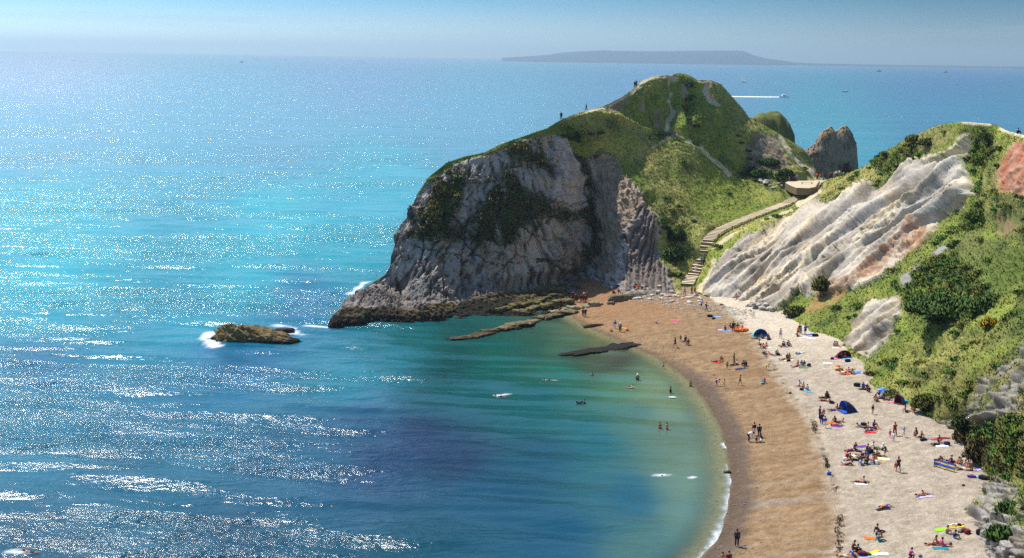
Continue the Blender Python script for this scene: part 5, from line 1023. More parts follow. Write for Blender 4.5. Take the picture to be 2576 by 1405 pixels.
P_(3, 266, 455, "bending", 110, "bare", "shorts:purple", place="near the water's edge", skin=1); P_(3, 386, 490, "walking", 110, "bra:pink", "bikini:pink", scale=.85, place="near the water's edge"); P_(3, 656, 438, "walking", 60, "bare", "shorts:brown", "brown", 1.0, "striding across the brown sand", skin=2)
P_(3, 1075, 395, "sitting knees up", 300, "bright pink", "shorts:lilac", hat="lilac", place="on the brown sand by the weed line")
P_(3, 1655, 452, "sitting", 300, "lilac", "bikini:black", place="right of the weed line"); P_(3, 1725, 475, "sitting knees up", 20, "bare", "shorts:brown", place="right of the weed line"); P_(3, 1800, 515, "sitting knees up", 330, "white", "shorts:navy", place="right of the weed line")
G_ = "left of the big blue tent"
P_(3, 2108, 632, "sitting knees up", 60, "dark red", "shorts:maroon", place=G_); P_(3, 2148, 648, "sitting knees up", 300, "long:black", "trousers:black", place=G_); P_(3, 2085, 660, "lying back", 75, "maroon", "trousers:maroon", place=G_); P_(3, 2080, 705, "lying face down", 70, "bare", "shorts:dark red", place=G_, skin=1); P_(3, 2180, 735, "sitting", 60, "cream", "shorts:black", place=G_)
P_(3, 2240, 868, "lying back", 70, "purple", "shorts:purple", place="at the mouth of the big blue tent"); P_(3, 2310, 858, "sitting", 40, "orange", "shorts:navy", place="at the mouth of the big blue tent"); P_(3, 2362, 845, "sitting knees up", 20, "lilac", "shorts:maroon", place="at the mouth of the big blue tent")
G_ = "left of the orange towel"
P_(3, 2003, 1015, "standing", 100, "long:black", "trousers:black", place=G_, scale=1.1); P_(3, 2068, 990, "standing", 0, "pink", "shorts:white", "longfair", .8, G_); P_(3, 2035, 1095, "walking", 170, "long:navy", "trousers:navy", place=G_); P_(3, 2092, 1162, "walking", 170, "long:blue", "trousers:white", place=G_)
G_ = "on the orange towel"
P_(3, 2270, 1062, "sitting knees up", 300, "maroon", "shorts:brown", place=G_, skin=2); P_(3, 2335, 1068, "lying face down", 280, "bare", "shorts:brown", place=G_, skin=2); P_(3, 2300, 1118, "lying back", 80, "pink", "bikini:pink", place="beside the orange towel")
G_ = "in the foursome near the tide line"
P_(3, 895, 1290, "standing", 200, "long:dark red", "shorts:white", place=G_, scale=1.05); P_(3, 982, 1322, "standing", 160, "long:black", "trousers:navy", place=G_, scale=1.12); P_(3, 812, 1392, "bending", 90, "long:white", "trousers:navy", place=G_, scale=1.1); P_(3, 935, 1408, "kneeling", 0, "black", "shorts:black", place=G_, scale=.7); P_(3, 1018, 1400, "kneeling", 260, "dark grey", "shorts:white", place=G_, scale=1.0)
G_ = "among the red and turquoise towels"
P_(4, 372, 232, "lying back", 80, "white", "shorts:red", place=G_); P_(4, 440, 225, "sitting", 60, "bare", "shorts:dark red", place=G_); P_(4, 350, 255, "lying face down", 80, "bare", "shorts:orange", place=G_); P_(4, 490, 250, "sitting knees up", 20, "khaki", "shorts:black", place=G_)
G_ = "beside the large black bag"
P_(4, 676, 478, "sitting knees up", 0, "long:blue", "trousers:navy", place=G_); P_(4, 775, 545, "sitting knees up", 330, "long:black", "trousers:black", place=G_); P_(4, 690, 515, "lying back", 80, "black", "trousers:black", place=G_); P_(4, 745, 500, "sitting", 10, "navy", "shorts:white", hat="white", place=G_)
G_ = "left of the small tent"
P_(4, 872, 690, "sitting knees up", 60, "dark red", "shorts:black", place=G_); P_(4, 910, 708, "sitting knees up", 300, "grey", "shorts:dark grey", place=G_); P_(4, 945, 628, "sitting", 0, "purple", "shorts:lilac", place=G_); P_(4, 1010, 668, "lying back", 80, "navy", "shorts:navy", place=G_); P_(4, 1120, 695, "sitting", 280, "dark grey", "trousers:dark grey", place=G_)
P_(4, 838, 932, "standing", 30, "long:navy", "shorts:yellow", "brown", .8, "alone on the upper shingle")
G_ = "in the sunburnt trio by the bank"
P_(4, 1400, 892, "sitting", 80, "bare", "shorts:brown", place=G_, skin=3); P_(4, 1498, 838, "sitting knees up", 30, "bare", "shorts:tan", "fair", place=G_, skin=2); P_(4, 1548, 888, "sitting knees up", 300, "bare", "shorts:orange", place=G_, skin=2)
G_ = "round the small red towel"
P_(4, 655, 1150, "lying face down", 70, "grey", "shorts:grey", place=G_); P_(4, 855, 1130, "sitting knees up", 60, "purple", "shorts:black", place=G_); P_(4, 868, 1175, "lying back", 80, "maroon", "shorts:maroon", place=G_); P_(4, 715, 1215, "sitting knees up", 30, "black", "shorts:white", place=G_); P_(4, 800, 1205, "lying back", 80, "white", "shorts:purple", place=G_); P_(4, 770, 1170, "sitting", 80, "bare", "shorts:brown", place=G_)
G_ = "in the family walking by the bank"
P_(4, 1132, 1332, "walking", 180, "pink", "shorts:pink", "brown", .66, G_); P_(4, 1215, 1292, "walking", 190, "long:red", "trousers:dark red", place=G_, scale=1.05); P_(4, 1192, 1392, "walking", 120, "white", "shorts:lilac", "fair", .78, G_); P_(4, 1366, 1308, "arms raised", 200, "lilac", "shorts:white", "fair", .82, G_)
P_(4, 1578, 1300, "kneeling", 250, "dark red", "trousers:black", "longbrown", place="by the upper bank"); P_(4, 1655, 1320, "sitting", 280, "brown", "shorts:black", "longfair", place="by the upper bank")
G_ = "by the red beach mats"
P_(5, 1130, 365, "sitting knees up", 20, "navy", "shorts:navy", place=G_); P_(5, 1110, 420, "lying back", 80, "black", "shorts:black", place=G_, skin=2)
G_ = "behind the striped windbreak"
P_(5, 1150, 715, "sitting knees up", 0, "brown", "shorts:khaki", "longbrown", place=G_); P_(5, 1300, 728, "lying back", 80, "bare", "shorts:purple", place=G_, skin=2); P_(5, 1270, 695, "lying face down", 80, "bare", "shorts:black", place=G_, skin=1); P_(5, 1360, 715, "sitting", 60, "dark red", "shorts:black", place=G_)
G_ = "right of the striped windbreak"
P_(5, 1458, 735, "sitting knees up", 60, "bare", "shorts:red", "brown", place=G_); P_(5, 1506, 742, "sitting knees up", 330, "bare", "shorts:dark grey", place=G_); P_(5, 1592, 790, "sitting", 50, "light blue", "shorts:blue", place=G_); P_(5, 1632, 800, "sitting knees up", 330, "orange", "shorts:tan", place=G_); P_(5, 1500, 835, "lying face down", 75, "khaki", "shorts:brown", place=G_); P_(5, 1670, 850, "lying back", 75, "bare", "shorts:brown", place=G_)
P_(5, 450, 880, "walking", 190, "maroon", "shorts:navy", place="carrying a white bag up the beach", scale=1.08); P_(5, 398, 860, "walking", 190, "orange", "shorts:orange", "fair", .68, "beside the adult in maroon")
G_ = "at the edge of the big crowd"
P_(9, 1660, 325, "sitting", 60, "white", "trousers:khaki", place=G_); P_(9, 1920, 375, "sitting knees up", 60, "white", "trousers:black", hat="white", place=G_)
G_ = "in the big crowd"
for x, y, po, hd_, t, b, hr in ((1430, 380, "sitting knees up", 60, "long:maroon", "trousers:black", "dark"), (1180, 410, "lying face down", 80, "bare", "shorts:light blue", "brown"), (900, 405, "lying back", 100, "magenta", "shorts:maroon", "dark"), (1040, 400, "kneeling", 20, "brown", "trousers:black", "dark"), (770, 630, "sitting knees up", 120, "long:red", "trousers:dark red", "dark"), (865, 695, "sitting", 300, "dark grey", "shorts:khaki", "dark"), (1250, 545, "lying back", 85, "bare", "trousers:black", "brown"), (1390, 555, "lying face down", 75, "dark red", "shorts:brown", "dark"), (1650, 640, "sitting knees up", 10, "brown", "trousers:brown", "dark"), (1880, 590, "lying face down", 290, "bare", "shorts:khaki", "dark"), (1440, 670, "kneeling", 300, "blue", "trousers:dark grey", "dark"), (1310, 640, "lying back", 80, "dark grey", "trousers:navy", "dark"), (1660, 805, "sitting", 80, "pink", "shorts:maroon", "fair"), (1250, 870, "sitting", 80, "light blue", "shorts:grey", "brown"), (1420, 830, "sitting knees up", 330, "black", "trousers:black", "dark"), (790, 860, "lying face down", 270, "maroon", "shorts:dark red", "dark"), (1100, 720, "lying back", 75, "black", "trousers:black", "dark"), (1730, 560, "sitting knees up", 30, "cream", "trousers:brown", "dark")):
    P_(9, x, y, po, hd_, t, b, hr, place=G_, grp="people of the big mid-beach crowd")
G_ = "at the pink sunbathing spot"
P_(6, 1470, 275, "lying face down", 100, "bra:bright pink", "bikini:black", place=G_); P_(6, 1400, 290, "lying back", 85, "bare", "shorts:maroon", place=G_)
P_(6, 580, 115, "sitting", 110, "bare", "shorts:black", "brown", place="on the lone white towel", skin=1); P_(6, 500, 105, "lying back", 270, "bare", "shorts:maroon", place="on the lone white towel", skin=2)
P_(6, 880, 455, "lying back", 95, "orange", "shorts:blue", "grey", place="reclining alone on a mat")
P_(6, 775, 805, "sitting", 70, "long:black", "trousers:black", place="of the pair on the lower beach"); P_(6, 790, 935, "sitting", 75, "teal", "trousers:teal", hat="grey", place="of the pair on the lower beach"); P_(6, 760, 870, "sitting knees up", 75, "navy", "shorts:orange", place="between black and teal sitters")
P_(6, 475, 1085, "sitting knees up", 60, "long:black", "trousers:black", place="near the checked bag"); P_(6, 430, 1070, "kneeling", 90, "maroon", "shorts:dark red", place="near the checked bag"); P_(6, 425, 1145, "sitting", 100, "blue", "shorts:red", place="near the checked bag"); P_(6, 300, 1150, "lying back", 80, "bare", "shorts:cream", place="near the checked bag")
P_(6, 1235, 1175, "kneeling", 100, "magenta", "trousers:black", place="at the bottom of the beach")
P_(6, 1880, 715, "lying back", 275, "black", "trousers:white", place="on a yellow towel"); P_(6, 1740, 820, "sitting knees up", 80, "tan", "shorts:grey", place="by the lime towel"); P_(6, 1850, 890, "sitting knees up", 90, "long:navy", "shorts:light blue", place="by the lime towel")
P_(6, 1605, 965, "sitting", 60, "bare", "bikini:brown", "longbrown", place="on the teal towel", skin=2); P_(6, 1545, 985, "lying back", 80, "bare", "shorts:dark red", place="on the teal towel", skin=2); P_(6, 1690, 1000, "sitting", 75, "pink", "shorts:pink", place="on the teal towel")
P_(7, 565, 1222, "standing", 0, "long:dark grey", "trousers:black", "longdark", 1.08, "alone on the wet foreshore"); P_(7, 338, 1560, "standing", 0, "bare", "shorts:maroon", place="cut by the picture's lower edge"); P_(7, 436, 1565, "standing", 0, "long:dark red", "trousers:black", "longdark", place="cut by the picture's lower edge")
# in the water
W_ = "in the cove"
P_(8, 455, 385, "swimming", 90, "white", "shorts:navy", place=W_ + " making a splash", z=0.); P_(8, 965, 215, "swimming", 100, "bare", "shorts:navy", place=W_ + " farther out", z=0.); P_(8, 1425, 245, "standing", 0, "bare", "shorts:navy", place="chest deep " + W_, z=-1.15); P_(8, 1825, 296, "lying face down", 270, "bare", "shorts:black", place="on a white bodyboard", z=.02, scale=.8)
P_(8, 1903, 268, "standing", 0, "long:khaki", "trousers:black", hat="white", place="waist deep " + W_, z=-.75); P_(8, 1305, 462, "lying face down", 280, "long:navy", "trousers:black", place="on a blue surfboard", z=.08); P_(8, 2175, 104, "walking", 60, "bare", "shorts:blue", scale=.7, place="paddling in the shallows", z=-.15)
P_(8, 2465, 340, "standing", 0, "bare", "shorts:red", place="waist deep by the shore", z=-.85); P_(8, 2252, 402, "standing", 60, "long:black", "trousers:black", place="holding a white board", z=-.7); P_(8, 2140, 790, "standing", 0, "bra:red", "shorts:red", place="wading in the bay", z=-.75, scale=.95); P_(8, 2213, 788, "standing", 40, "bra:pink", "shorts:pink", place="wading in the bay", z=-.6, scale=.95); P_(8, 2105, 1240, "swimming", 270, "bare", "shorts:navy", place="trailing a white wake", z=0.)
P_(0, 78, 1388, "swimming", 90, "bare", "shorts:navy", place="far left in the open water", z=0.); P_(0, 945, 692, "swimming", 0, "long:black", "trousers:black", place="beyond the headland", z=0.05); P_(0, 953, 695, "swimming", 60, "long:black", "trousers:black", place="beyond the headland", z=0.05)
# on the hill
P_(11, 2167, 500, "standing", 0, "long:navy", "trousers:black", place="leftmost on the ridge skyline"); P_(11, 2380, 425, "walking", 270, "long:dark grey", "trousers:black", place="on the ridge skyline"); P_(12, 470, 230, "standing", 30, "long:black", "trousers:black", place="near the summit"); P_(12, 485, 224, "standing", 300, "long:navy", "trousers:black", place="near the summit")
P_(12, 808, 640, "walking", 180, "grey", "trousers:dark grey", place="in the grass on the hillside"); P_(12, 825, 645, "walking", 180, "pink", "trousers:white", "fair", place="in the grass on the hillside"); P_(12, 1132, 335, "walking", 0, "pink", "shorts:lilac", place="on the path right of the summit"); P_(14, 2505, 188, "sitting knees up", 90, "long:navy", "trousers:black", place="on the far right skyline")
for x, y, t, b, po, sc1 in ((568, 470, "tan", "cream", "standing", .8), (622, 462, "maroon", "brown", "standing", .95), (655, 505, "red", "navy", "standing", 1.), (680, 500, "blue", "black", "standing", .95), (706, 490, "light blue", "maroon", "standing", 1.), (722, 462, "white", "grey", "standing", .95)):
    P_(10, x, y, po, R_.uniform(0, 360), t, "trousers:" + b, "brown", sc1, "on the viewing platform")
for x, y, t, b, po in ((1150, 442, "orange", "brown", "standing"), (1176, 446, "red", "dark red", "standing"), (1216, 452, "yellow", "black", "standing"), (1275, 420, "grey", "khaki", "standing"), (1312, 430, "navy", "black", "standing"), (1292, 456, "light blue", "blue", "sitting knees up"), (1372, 432, "dark grey", "maroon", "standing"), (1410, 436, "brown", "dark grey", "standing"), (1442, 425, "maroon", "black", "standing"), (1465, 420, "black", "black", "standing"), (1508, 400, "tan", "orange", "standing"), (1535, 398, "white", "grey", "standing"), (1566, 388, "white", "dark grey", "walking"), (1596, 378, "grey", "navy", "standing"), (1622, 372, "cream", "khaki", "standing"), (1724, 352, "white", "grey", "sitting")):
    P_(10, x, y, po, R_.uniform(0, 360), t, "trousers:" + b, R_.choice(["dark", "brown"]), 1.0, "at the stairs' top")
P_(10, 1222, 678, "walking", 10, "long:navy", "trousers:black", place="on the upper stairs"); P_(10, 1250, 640, "walking", 10, "grey", "trousers:navy", place="on the upper stairs")
# unique labels
from collections import defaultdict
def dedupe(items):
    dd_ = defaultdict(list)
    for it in items: dd_[it[1]].append(it)
    names = ["leftmost", "second from left", "third from left", "fourth from left", "fifth from left", "sixth from left"]
    for lab, its in dd_.items():
        if len(its) == 1: its[0][0]["label"] = lab
        else:
            its.sort(key=lambda q: q[2])
            for i, it in enumerate(its): it[0]["label"] = lab + ", " + (names[i] if i < len(its) - 1 else "rightmost")
        for it in its:
            it[0]["group"] = it[3]; s_ = it[0]["label"]
            for a_, b_ in ((" sitting knees up", " sitting"), (" in the ", " in "), (" of the ", " of "), (" at the ", " at "), (" top,", ","), (" the ", " ")):
                if len(s_.split()) > 16: s_ = s_.replace(a_, b_)
            it[0]["label"] = s_
dedupe(PEOPLE)

# ------------------------------------------------------------------ tents, windbreak, boats, towels, bags
ITEMS = []
def towel(c, x, y, col, rz=0., w_=.72, l_=1.5, place="", name="towel", scale=1., z=None):
    px, py = cpx(c, x, y) if c else (x, y); h = hit(px, py)
    if z is not None: h = Vector(at_z(np.array(px), np.array(py), z))
    nx, ny = 9, 15; u, v_ = np.meshgrid(np.linspace(-.5, .5, nx), np.linspace(-.5, .5, ny)); sd_ = R_.uniform(0, 50)
    X = u * w_ * scale * (1 + .08 * np.sin(v_ * 7 + sd_)); Y = v_ * l_ * scale; Z = .05 + .05 * fbm(u * 4 + sd_, v_ * 5, 0, 3)
    cs, sn = math.cos(rad(rz)), math.sin(rad(rz)); XX = X * cs - Y * sn; YY = X * sn + Y * cs
    for i in range(ny):
        for j in range(nx): Z[i, j] += ground(h.x + XX[i, j], h.y + YY[i, j]) - h.z if (i % 7 == 0 or True) and z is None else 0
    V = np.stack([XX, YY, Z], -1).reshape(-1, 3); V2 = V.copy(); V2[:, 2] -= .03; n_ = nx * ny; Fa = grid_faces(ny, nx); 
    rim = []
    b_ = list(range(nx)) + [i * nx + nx - 1 for i in range(1, ny)] + [n_ - 2 - i for i in range(nx - 1)] + [(ny - 2 - i) * nx for i in range(ny - 2)]
    for a, b2 in zip(b_, b_[1:] + b_[:1]): rim.append([a, b2, b2 + n_, a + n_])
    o = mesh_np(name, np.concatenate([V, V2]), np.concatenate([Fa, Fa[:, ::-1] + n_, np.array(rim)]), [cmat(col)]); o.location = h; o["category"] = name
    ITEMS.append([o, "%s %s spread %s" % (col, name, place or "on the shingle"), px, "towels and mats on the beach"]); return o
def bag(c, x, y, col, s=(.5, .32, .35), place="", kind="bag"):
    px, py = cpx(c, x, y) if c else (x, y); h = hit(px, py)
    root = empty(kind.replace(" ", "_"), h, R_.uniform(-.8, .8))
    V, Fc = rock_np((s[0] / 2, s[1] / 2, s[2] / 2), R_.uniform(0, 90), 3, box=.3, rough=.12); V[:, 2] += s[2] * .45
    o = mesh_np("sack", V, Fc, [cmat(col)], parent=root)
    V, Fc = cap_tube([[((-s[0] * .25, 0, s[2] * .85), .018), ((-s[0] * .15, 0, s[2] * 1.15), .018), ((s[0] * .15, 0, s[2] * 1.15), .018), ((s[0] * .25, 0, s[2] * .85), .018)]], 6); mesh_np("handle", V, Fc, [cmat("black")], parent=root)
    root["category"] = kind; ITEMS.append([root, "%s %s %s" % (col, kind, place or "lying on the shingle"), px, "bags on the beach"]); return root
for a in ((2, 1820, 765, "blue", 80, "by the grassy bank"), (2, 1862, 832, "white", 70, "by the grassy bank"), (2, 1742, 815, "white", 90, "left of the other by the bank"), (2, 1110, 992, "white", 80, "below the blue dome tent"), (2, 1290, 1125, "teal", 70, "at mid beach"), (2, 1480, 1200, "cream", 80, "at mid beach"), (2, 1740, 1325, "green", 70, "by the round navy bag"), (2, 2290, 990, "white", 80, "just above the red dome tent"), (2, 2355, 985, "white", 60, "with clothes right of the trio"),
          (2, 2330, 1150, "turquoise", 60, "before the red dome tent"), (2, 2470, 1175, "light blue", 80, "right before the red dome tent"), (2, 2255, 1180, "pink", 80, "left of the red dome tent"), (2, 2140, 1250, "white", 80, "alone below the red dome tent"), (2, 300, 1240, "red", 80, "on the brown sand"), (2, 660, 1348, "navy", 80, "on the brown sand"), (2, 350, 685, "lilac", 70, "left of the inflatable boat"), (2, 440, 700, "light blue", 80, "left of the inflatable boat"),
          (3, 1815, 545, "turquoise", 60, "just right of the weed line"), (3, 2110, 700, "maroon", 80, "left of the big blue tent"), (3, 2190, 1070, "orange", 60, "below the big blue tent"), (3, 2290, 1128, "purple", 85, "beside the orange towel"), (4, 470, 175, "red", 80, "near the grassy bank"), (4, 540, 205, "turquoise", 70, "right of the red towel"), (4, 555, 238, "blue", 80, "below the turquoise towel"), (4, 400, 250, "orange", 80, "near the grassy bank"),
          (4, 1000, 715, "tan", 60, "left of the small tent"), (4, 1195, 735, "pink", 70, "against the small tent"), (4, 800, 1240, "red", 90, "in the middle of the upper beach"), (5, 1100, 320, "red", 85, "right of the path by the bank"), (5, 1000, 310, "grey", 80, "left of the red beach mat"), (5, 1230, 305, "dark red", 100, "right of the red beach mat"), (5, 1190, 435, "white", 80, "below the red beach mats"), (5, 1590, 825, "white", 80, "right of the striped windbreak"), (5, 1780, 840, "lilac", 110, "farthest right of the windbreak"), (5, 1770, 948, "light blue", 90, "between purple bag and black bag"),
          (9, 1870, 680, "yellow", 60, "in the big crowd"), (9, 1970, 665, "white", 70, "in the big crowd"), (9, 1190, 262, "purple", 70, "above the big crowd"), (9, 1010, 560, "cream", 90, "in the big crowd"), (9, 1500, 820, "teal", 80, "in the big crowd"), (6, 540, 130, "white", 80, "alone on the lower beach"), (6, 690, 895, "orange", 80, "beside the teal-clad sitter"), (6, 600, 1158, "light blue", 90, "at the bottom left of the beach"), (6, 715, 1092, "yellow", 130, "at the bottom of the beach"), (6, 810, 1108, "white", 80, "at the bottom of the beach"),
          (6, 1880, 725, "yellow", 93, "on the lower right beach"), (6, 1660, 768, "lime", 110, "on the lower right beach"), (6, 1660, 1030, "teal", 85, "on the lower right beach"), (6, 1440, 305, "lilac", 80, "at the pink sunbathing spot"), (6, 850, 480, "black", 95, "under the reclining person"), (1, 2135, 885, "pink", 80, "on the orange sand"), (1, 1140, 465, "light blue", 80, "below the folded strata"), (2, 265, 470, "light blue", 80, "on the white sand")):
    towel(a[0], a[1], a[2], a[3], a[4], place=a[5])
for a in ((2, 150, 462, "black", (1.1, .5, .4), "on the white sand"), (2, 215, 505, "navy", (.7, .4, .4), "on the white sand"), (2, 1930, 795, "black", (1.1, .6, .5), "by the grassy bank"), (2, 1150, 855, "dark grey", (.8, .4, .35), "right of the blue dome tent"), (2, 1310, 1118, "black", (.6, .4, .4), "at mid beach"), (2, 1480, 1215, "black", (.7, .4, .3), "at mid beach"), (2, 1825, 1302, "navy", (.55, .55, .5), "alone at mid beach"), (2, 2480, 1222, "black", (.9, .5, .4), "right of the red dome tent"), (2, 2220, 1185, "black", (.5, .4, .4), "left of the red dome tent"), (2, 1620, 1095, "dark grey", (.5, .4, .3), "at mid beach"),
          (3, 1040, 415, "turquoise", (.55, .4, .3), "by the pink-clad person"), (3, 1702, 520, "black", (.6, .45, .35), "just right of the weed line"), (3, 2205, 745, "black", (.7, .4, .4), "left of the big blue tent"), (4, 575, 455, "black", (1.0, .6, .55), "under the grassy bank"), (4, 1410, 730, "turquoise", (.7, .5, .4), "right of the small tent"), (4, 690, 1115, "black", (.8, .5, .4), "above the small red towel"), (4, 1700, 1375, "black", (.9, .5, .35), "by the upper bank"), (5, 1270, 415, "navy", (.8, .5, .45), "below the red beach mats"), (5, 1690, 965, "purple", (1.0, .45, .3), "right of the striped windbreak"), (5, 1895, 1000, "black", (1.2, .6, .5), "at the foot of the near bank"), (5, 1550, 1108, "brown", (.35, .25, .2), "alone on the shingle"),
          (6, 555, 1135, "maroon", (.9, .6, .5), "at the bottom left of the beach"), (6, 640, 1132, "dark grey", (.6, .4, .3), "at the bottom left of the beach"), (6, 1372, 1155, "blue", (.35, .3, .25), "at the bottom of the beach"), (6, 1985, 795, "brown", (.6, .45, .4), "on the lower right beach"), (6, 2035, 822, "dark red", (.65, .5, .45), "on the lower right beach"), (6, 1925, 808, "grey", (.4, .35, .3), "on the lower right beach"), (6, 2195, 835, "black", (.6, .5, .6), "at the foot of the near chalk boulders"), (6, 1800, 975, "dark grey", (.3, .25, .2), "on the lower right beach"), (7, 2020, 90, "blue", (.55, .4, .4), "beside the weed line"), (9, 1500, 480, "black", (1.3, .7, .6), "in the big crowd"), (9, 720, 700, "white", (.5, .4, .4), "in the big crowd"), (9, 1760, 830, "white", (.4, .3, .5), "in the big crowd"), (1, 1060, 1075, "khaki", (.5, .4, .4), "by the shallows"), (1, 1325, 1060, "orange", (.55, .45, .4), "by the shallows")):
    bag(a[0], a[1], a[2], a[3], a[4], a[5])
dedupe([[i[0], i[1], i[2], i[3]] for i in ITEMS])
def dome_tent(c, x, y, w_, hgt, dep, c1, c2, face, label, stripes=False):
    px, py = cpx(c, x, y); h = hit(px, py); root = empty("beach_tent", h, rad(face)); tag(root, label, "tent", "beach tents")
    nu, nv = 20, 12; U = np.linspace(0, math.pi, nu); Vv = np.linspace(0, 1, nv); G = np.zeros((nv, nu, 3))
    for i, t in enumerate(Vv):      # hoops from the open front (t=0) back to the ground (t=1)
        k_ = math.cos(t * math.pi / 2) ** .7; 
        G[i, :, 0] = np.cos(U) * w_ / 2 * (1 - .25 * t); G[i, :, 2] = np.sin(U) ** .9 * hgt * k_; G[i, :, 1] = -dep * .25 + dep * t * 1.0 - .35 * np.sin(U) * dep * (1 - t) * 0
    V = G.reshape(-1, 3); Fa = grid_faces(nv, nu); mats = [cmat(c1), cmat(c2)]
    o = mesh_np("canopy", V, Fa, mats, smooth=True, parent=root); md = o.modifiers.new("t", 'SOLIDIFY'); md.thickness = .02
    ncell = nu - 1; idx = [(1 if ((i % ncell) > ncell * .62 or (stripes and (i // ncell) % 2)) else 0) for i in range(len(Fa))]; o.data.polygons.foreach_set("material_index", idx)
    V, Fq = cap_tube([[((math.cos(a) * w_ / 2, -dep * .25, math.sin(a) ** .9 * hgt + .01), .02) for a in np.linspace(0.02, math.pi - .02, 14)]], 6); mesh_np("pole", V, Fq, [cmat(c2)], parent=root)
    box_mesh("groundsheet", (-w_ / 2, -dep * .45, .02), (w_ / 2, dep * .7, .05), [cmat(c2)], root)
dome_tent(2, 1000, 790, 2.5, 1.35, 1.7, "blue", "turquoise", 200 - 180 - 20, "bright blue dome beach tent standing farthest up the beach")
dome_tent(2, 2410, 1150, 2.4, 1.2, 1.5, "dark red", "maroon", 10, "dark red dome beach tent with people in its mouth")
dome_tent(3, 2450, 875, 2.3, 1.5, 1.9, "navy", "blue", 285, "deep blue pop-up tent open to the left on mid beach")
dome_tent(4, 1290, 745, 1.35, 1.35, 1.2, "blue", "maroon", 300, "small tall tent, red and blue, at the foot of the bank", True)
# sunshades
def parasol(c, x, y, cols, r, label, hgt=.75, tilt=.5):
    px, py = cpx(c, x, y); h = hit(px, py); root = empty("parasol", h, .3); tag(root, label, "parasol", "parasols")
    n_ = 16; V = [(0, 0, hgt + r * .35)]; 
    for k_ in range(n_): a = 2 * math.pi * k_ / n_; V.append((math.cos(a) * r, math.sin(a) * r, hgt))
    Fc = np.array([[0, 1 + k_, 1 + (k_ + 1) % n_] for k_ in range(n_)]); o = mesh_np("canopy", np.array(V), Fc, [cmat(q) for q in cols], smooth=False, parent=root); o.data.polygons.foreach_set("material_index", [(k_ // 2) % len(cols) for k_ in range(n_)]); o.rotation_euler = (tilt, 0, 0)
    md = o.modifiers.new("t", 'SOLIDIFY'); md.thickness = .015
    V, Fq = cap_tube([[((0, 0, 0), .02), ((0, .0, hgt), .02)]], 6); mesh_np("pole", V, Fq, [cmat("white")], parent=root)
parasol(4, 258, 185, ("yellow", "purple", "orange"), .75, "yellow and purple parasol tipped on the shingle", .35, .7)
parasol(4, 985, 598, ("blue", "light blue"), .75, "blue parasol above the group left of the small tent", .8, .4)
# striped windbreak
pa = [cpx(5, 1050, 790), cpx(5, 1160, 810), cpx(5, 1280, 850), cpx(5, 1400, 885)]; hp = [hit(*q) for q in pa]
root = empty("windbreak", hp[0]); tag(root, "blue windbreak with yellow stripes staked in a line across the shingle", "windbreak")
P = np.array([[q.x - hp[0].x, q.y - hp[0].y, q.z - hp[0].z] for q in hp]); tt = np.linspace(0, 3, 25); XY = np.stack([np.interp(tt, range(4), P[:, k_]) for k_ in range(3)], -1)
nz = 13; G = np.repeat(XY[None], nz, 0).copy(); zz = np.linspace(.03, 1.0, nz); G[..., 2] += zz[:, None]; G[..., 1] += .08 * np.sin(tt * math.pi)[None] * 1.0 + .12 * zz[:, None]
o = mesh_np("cloth", G.reshape(-1, 3), grid_faces(nz, 25), [cmat("blue"), cmat("yellow"), cmat("navy")], parent=root); rowi = np.repeat(np.arange(nz - 1), 24); o.data.polygons.foreach_set("material_index", [1 if r in (1, 2, 7, 8) else (2 if r in (0, 11) else 0) for r in rowi]); md = o.modifiers.new("t", 'SOLIDIFY'); md.thickness = .015
for q in P:
    V, Fq = cap_tube([[((q[0], q[1] - .02, q[2] - .1), .022), ((q[0], q[1] + .12, q[2] + 1.12), .022)]], 6); mesh_np("stake", V, Fq, [cmat("tan")], parent=root)
# inflatable boat
px, py = cpx(2, 680, 705); h = hit(px, py); root = empty("inflatable_boat", h, rad(-12)); tag(root, "orange and red inflatable dinghy lying on the pale shingle", "inflatable boat")
a = np.linspace(0, 2 * math.pi, 25); ring = [((math.cos(t) * 1.15, math.sin(t) * .55, .22 + .08 * max(0, math.cos(t)) ** 3), .2) for t in a]
V, Fq = cap_tube([ring], 10); mesh_np("tube", V, Fq, [cmat("orange")], parent=root)
ring = [((math.cos(t) * 1.17, math.sin(t) * .57, .38 + .08 * max(0, math.cos(t)) ** 3), .07) for t in a]; V, Fq = cap_tube([ring], 8); mesh_np("grab_rail", V, Fq, [cmat("red")], parent=root)
V, Fq = cap_tube([[((-.2, -.5, .3), .12), ((-.2, .5, .3), .12)]], 8); mesh_np("seat", V, Fq, [cmat("yellow")], parent=root); V, Fc = rock_np((1.05, .45, .05), 3, 3, rough=.02); V[:, 2] += .12; mesh_np("floor", V, Fc, [cmat("red")], parent=root)
# boards
def board(c, x, y, col, L_, rz, label, z=None, tilt=0., cat="board"):
    px, py = cpx(c, x, y); h = hit(px, py) if z is None else Vector(at_z(np.array(px), np.array(py), z)); V, Fc = ico(4); V = V * np.array([L_ / 2, .27, .035]); V[:, 2] += .05 + .12 * np.clip(V[:, 0] / L_, 0, 1) ** 2
    V[:, 1] *= 1 - .35 * np.clip(V[:, 0] / (L_ / 2), 0, 1) ** 2
    o = mesh_np("surfboard" if L_ > 1.4 else "bodyboard", V, Fc, [cmat(col)]); o.location = h; o.rotation_euler = (0, tilt, rad(rz)); tag(o, label, cat)
board(8, 1830, 297, "white", 1.1, 5, "white bodyboard floating under a child in the green shallows", 0.0); board(8, 1300, 458, "blue", 1.9, 15, "blue surfboard under the paddling person in the cove", 0.0); board(8, 2275, 402, "white", 1.2, -5, "white board held by the black-clad wader", 0.0)
board(1, 2300, 1235, "light blue", 1.0, 10, "light blue bodyboard carried on the sand above the reef", None, .3); board(1, 1280, 1022, "yellow", 2.0, 4, "long yellow board on the shingle beside the shallows", None, .08)
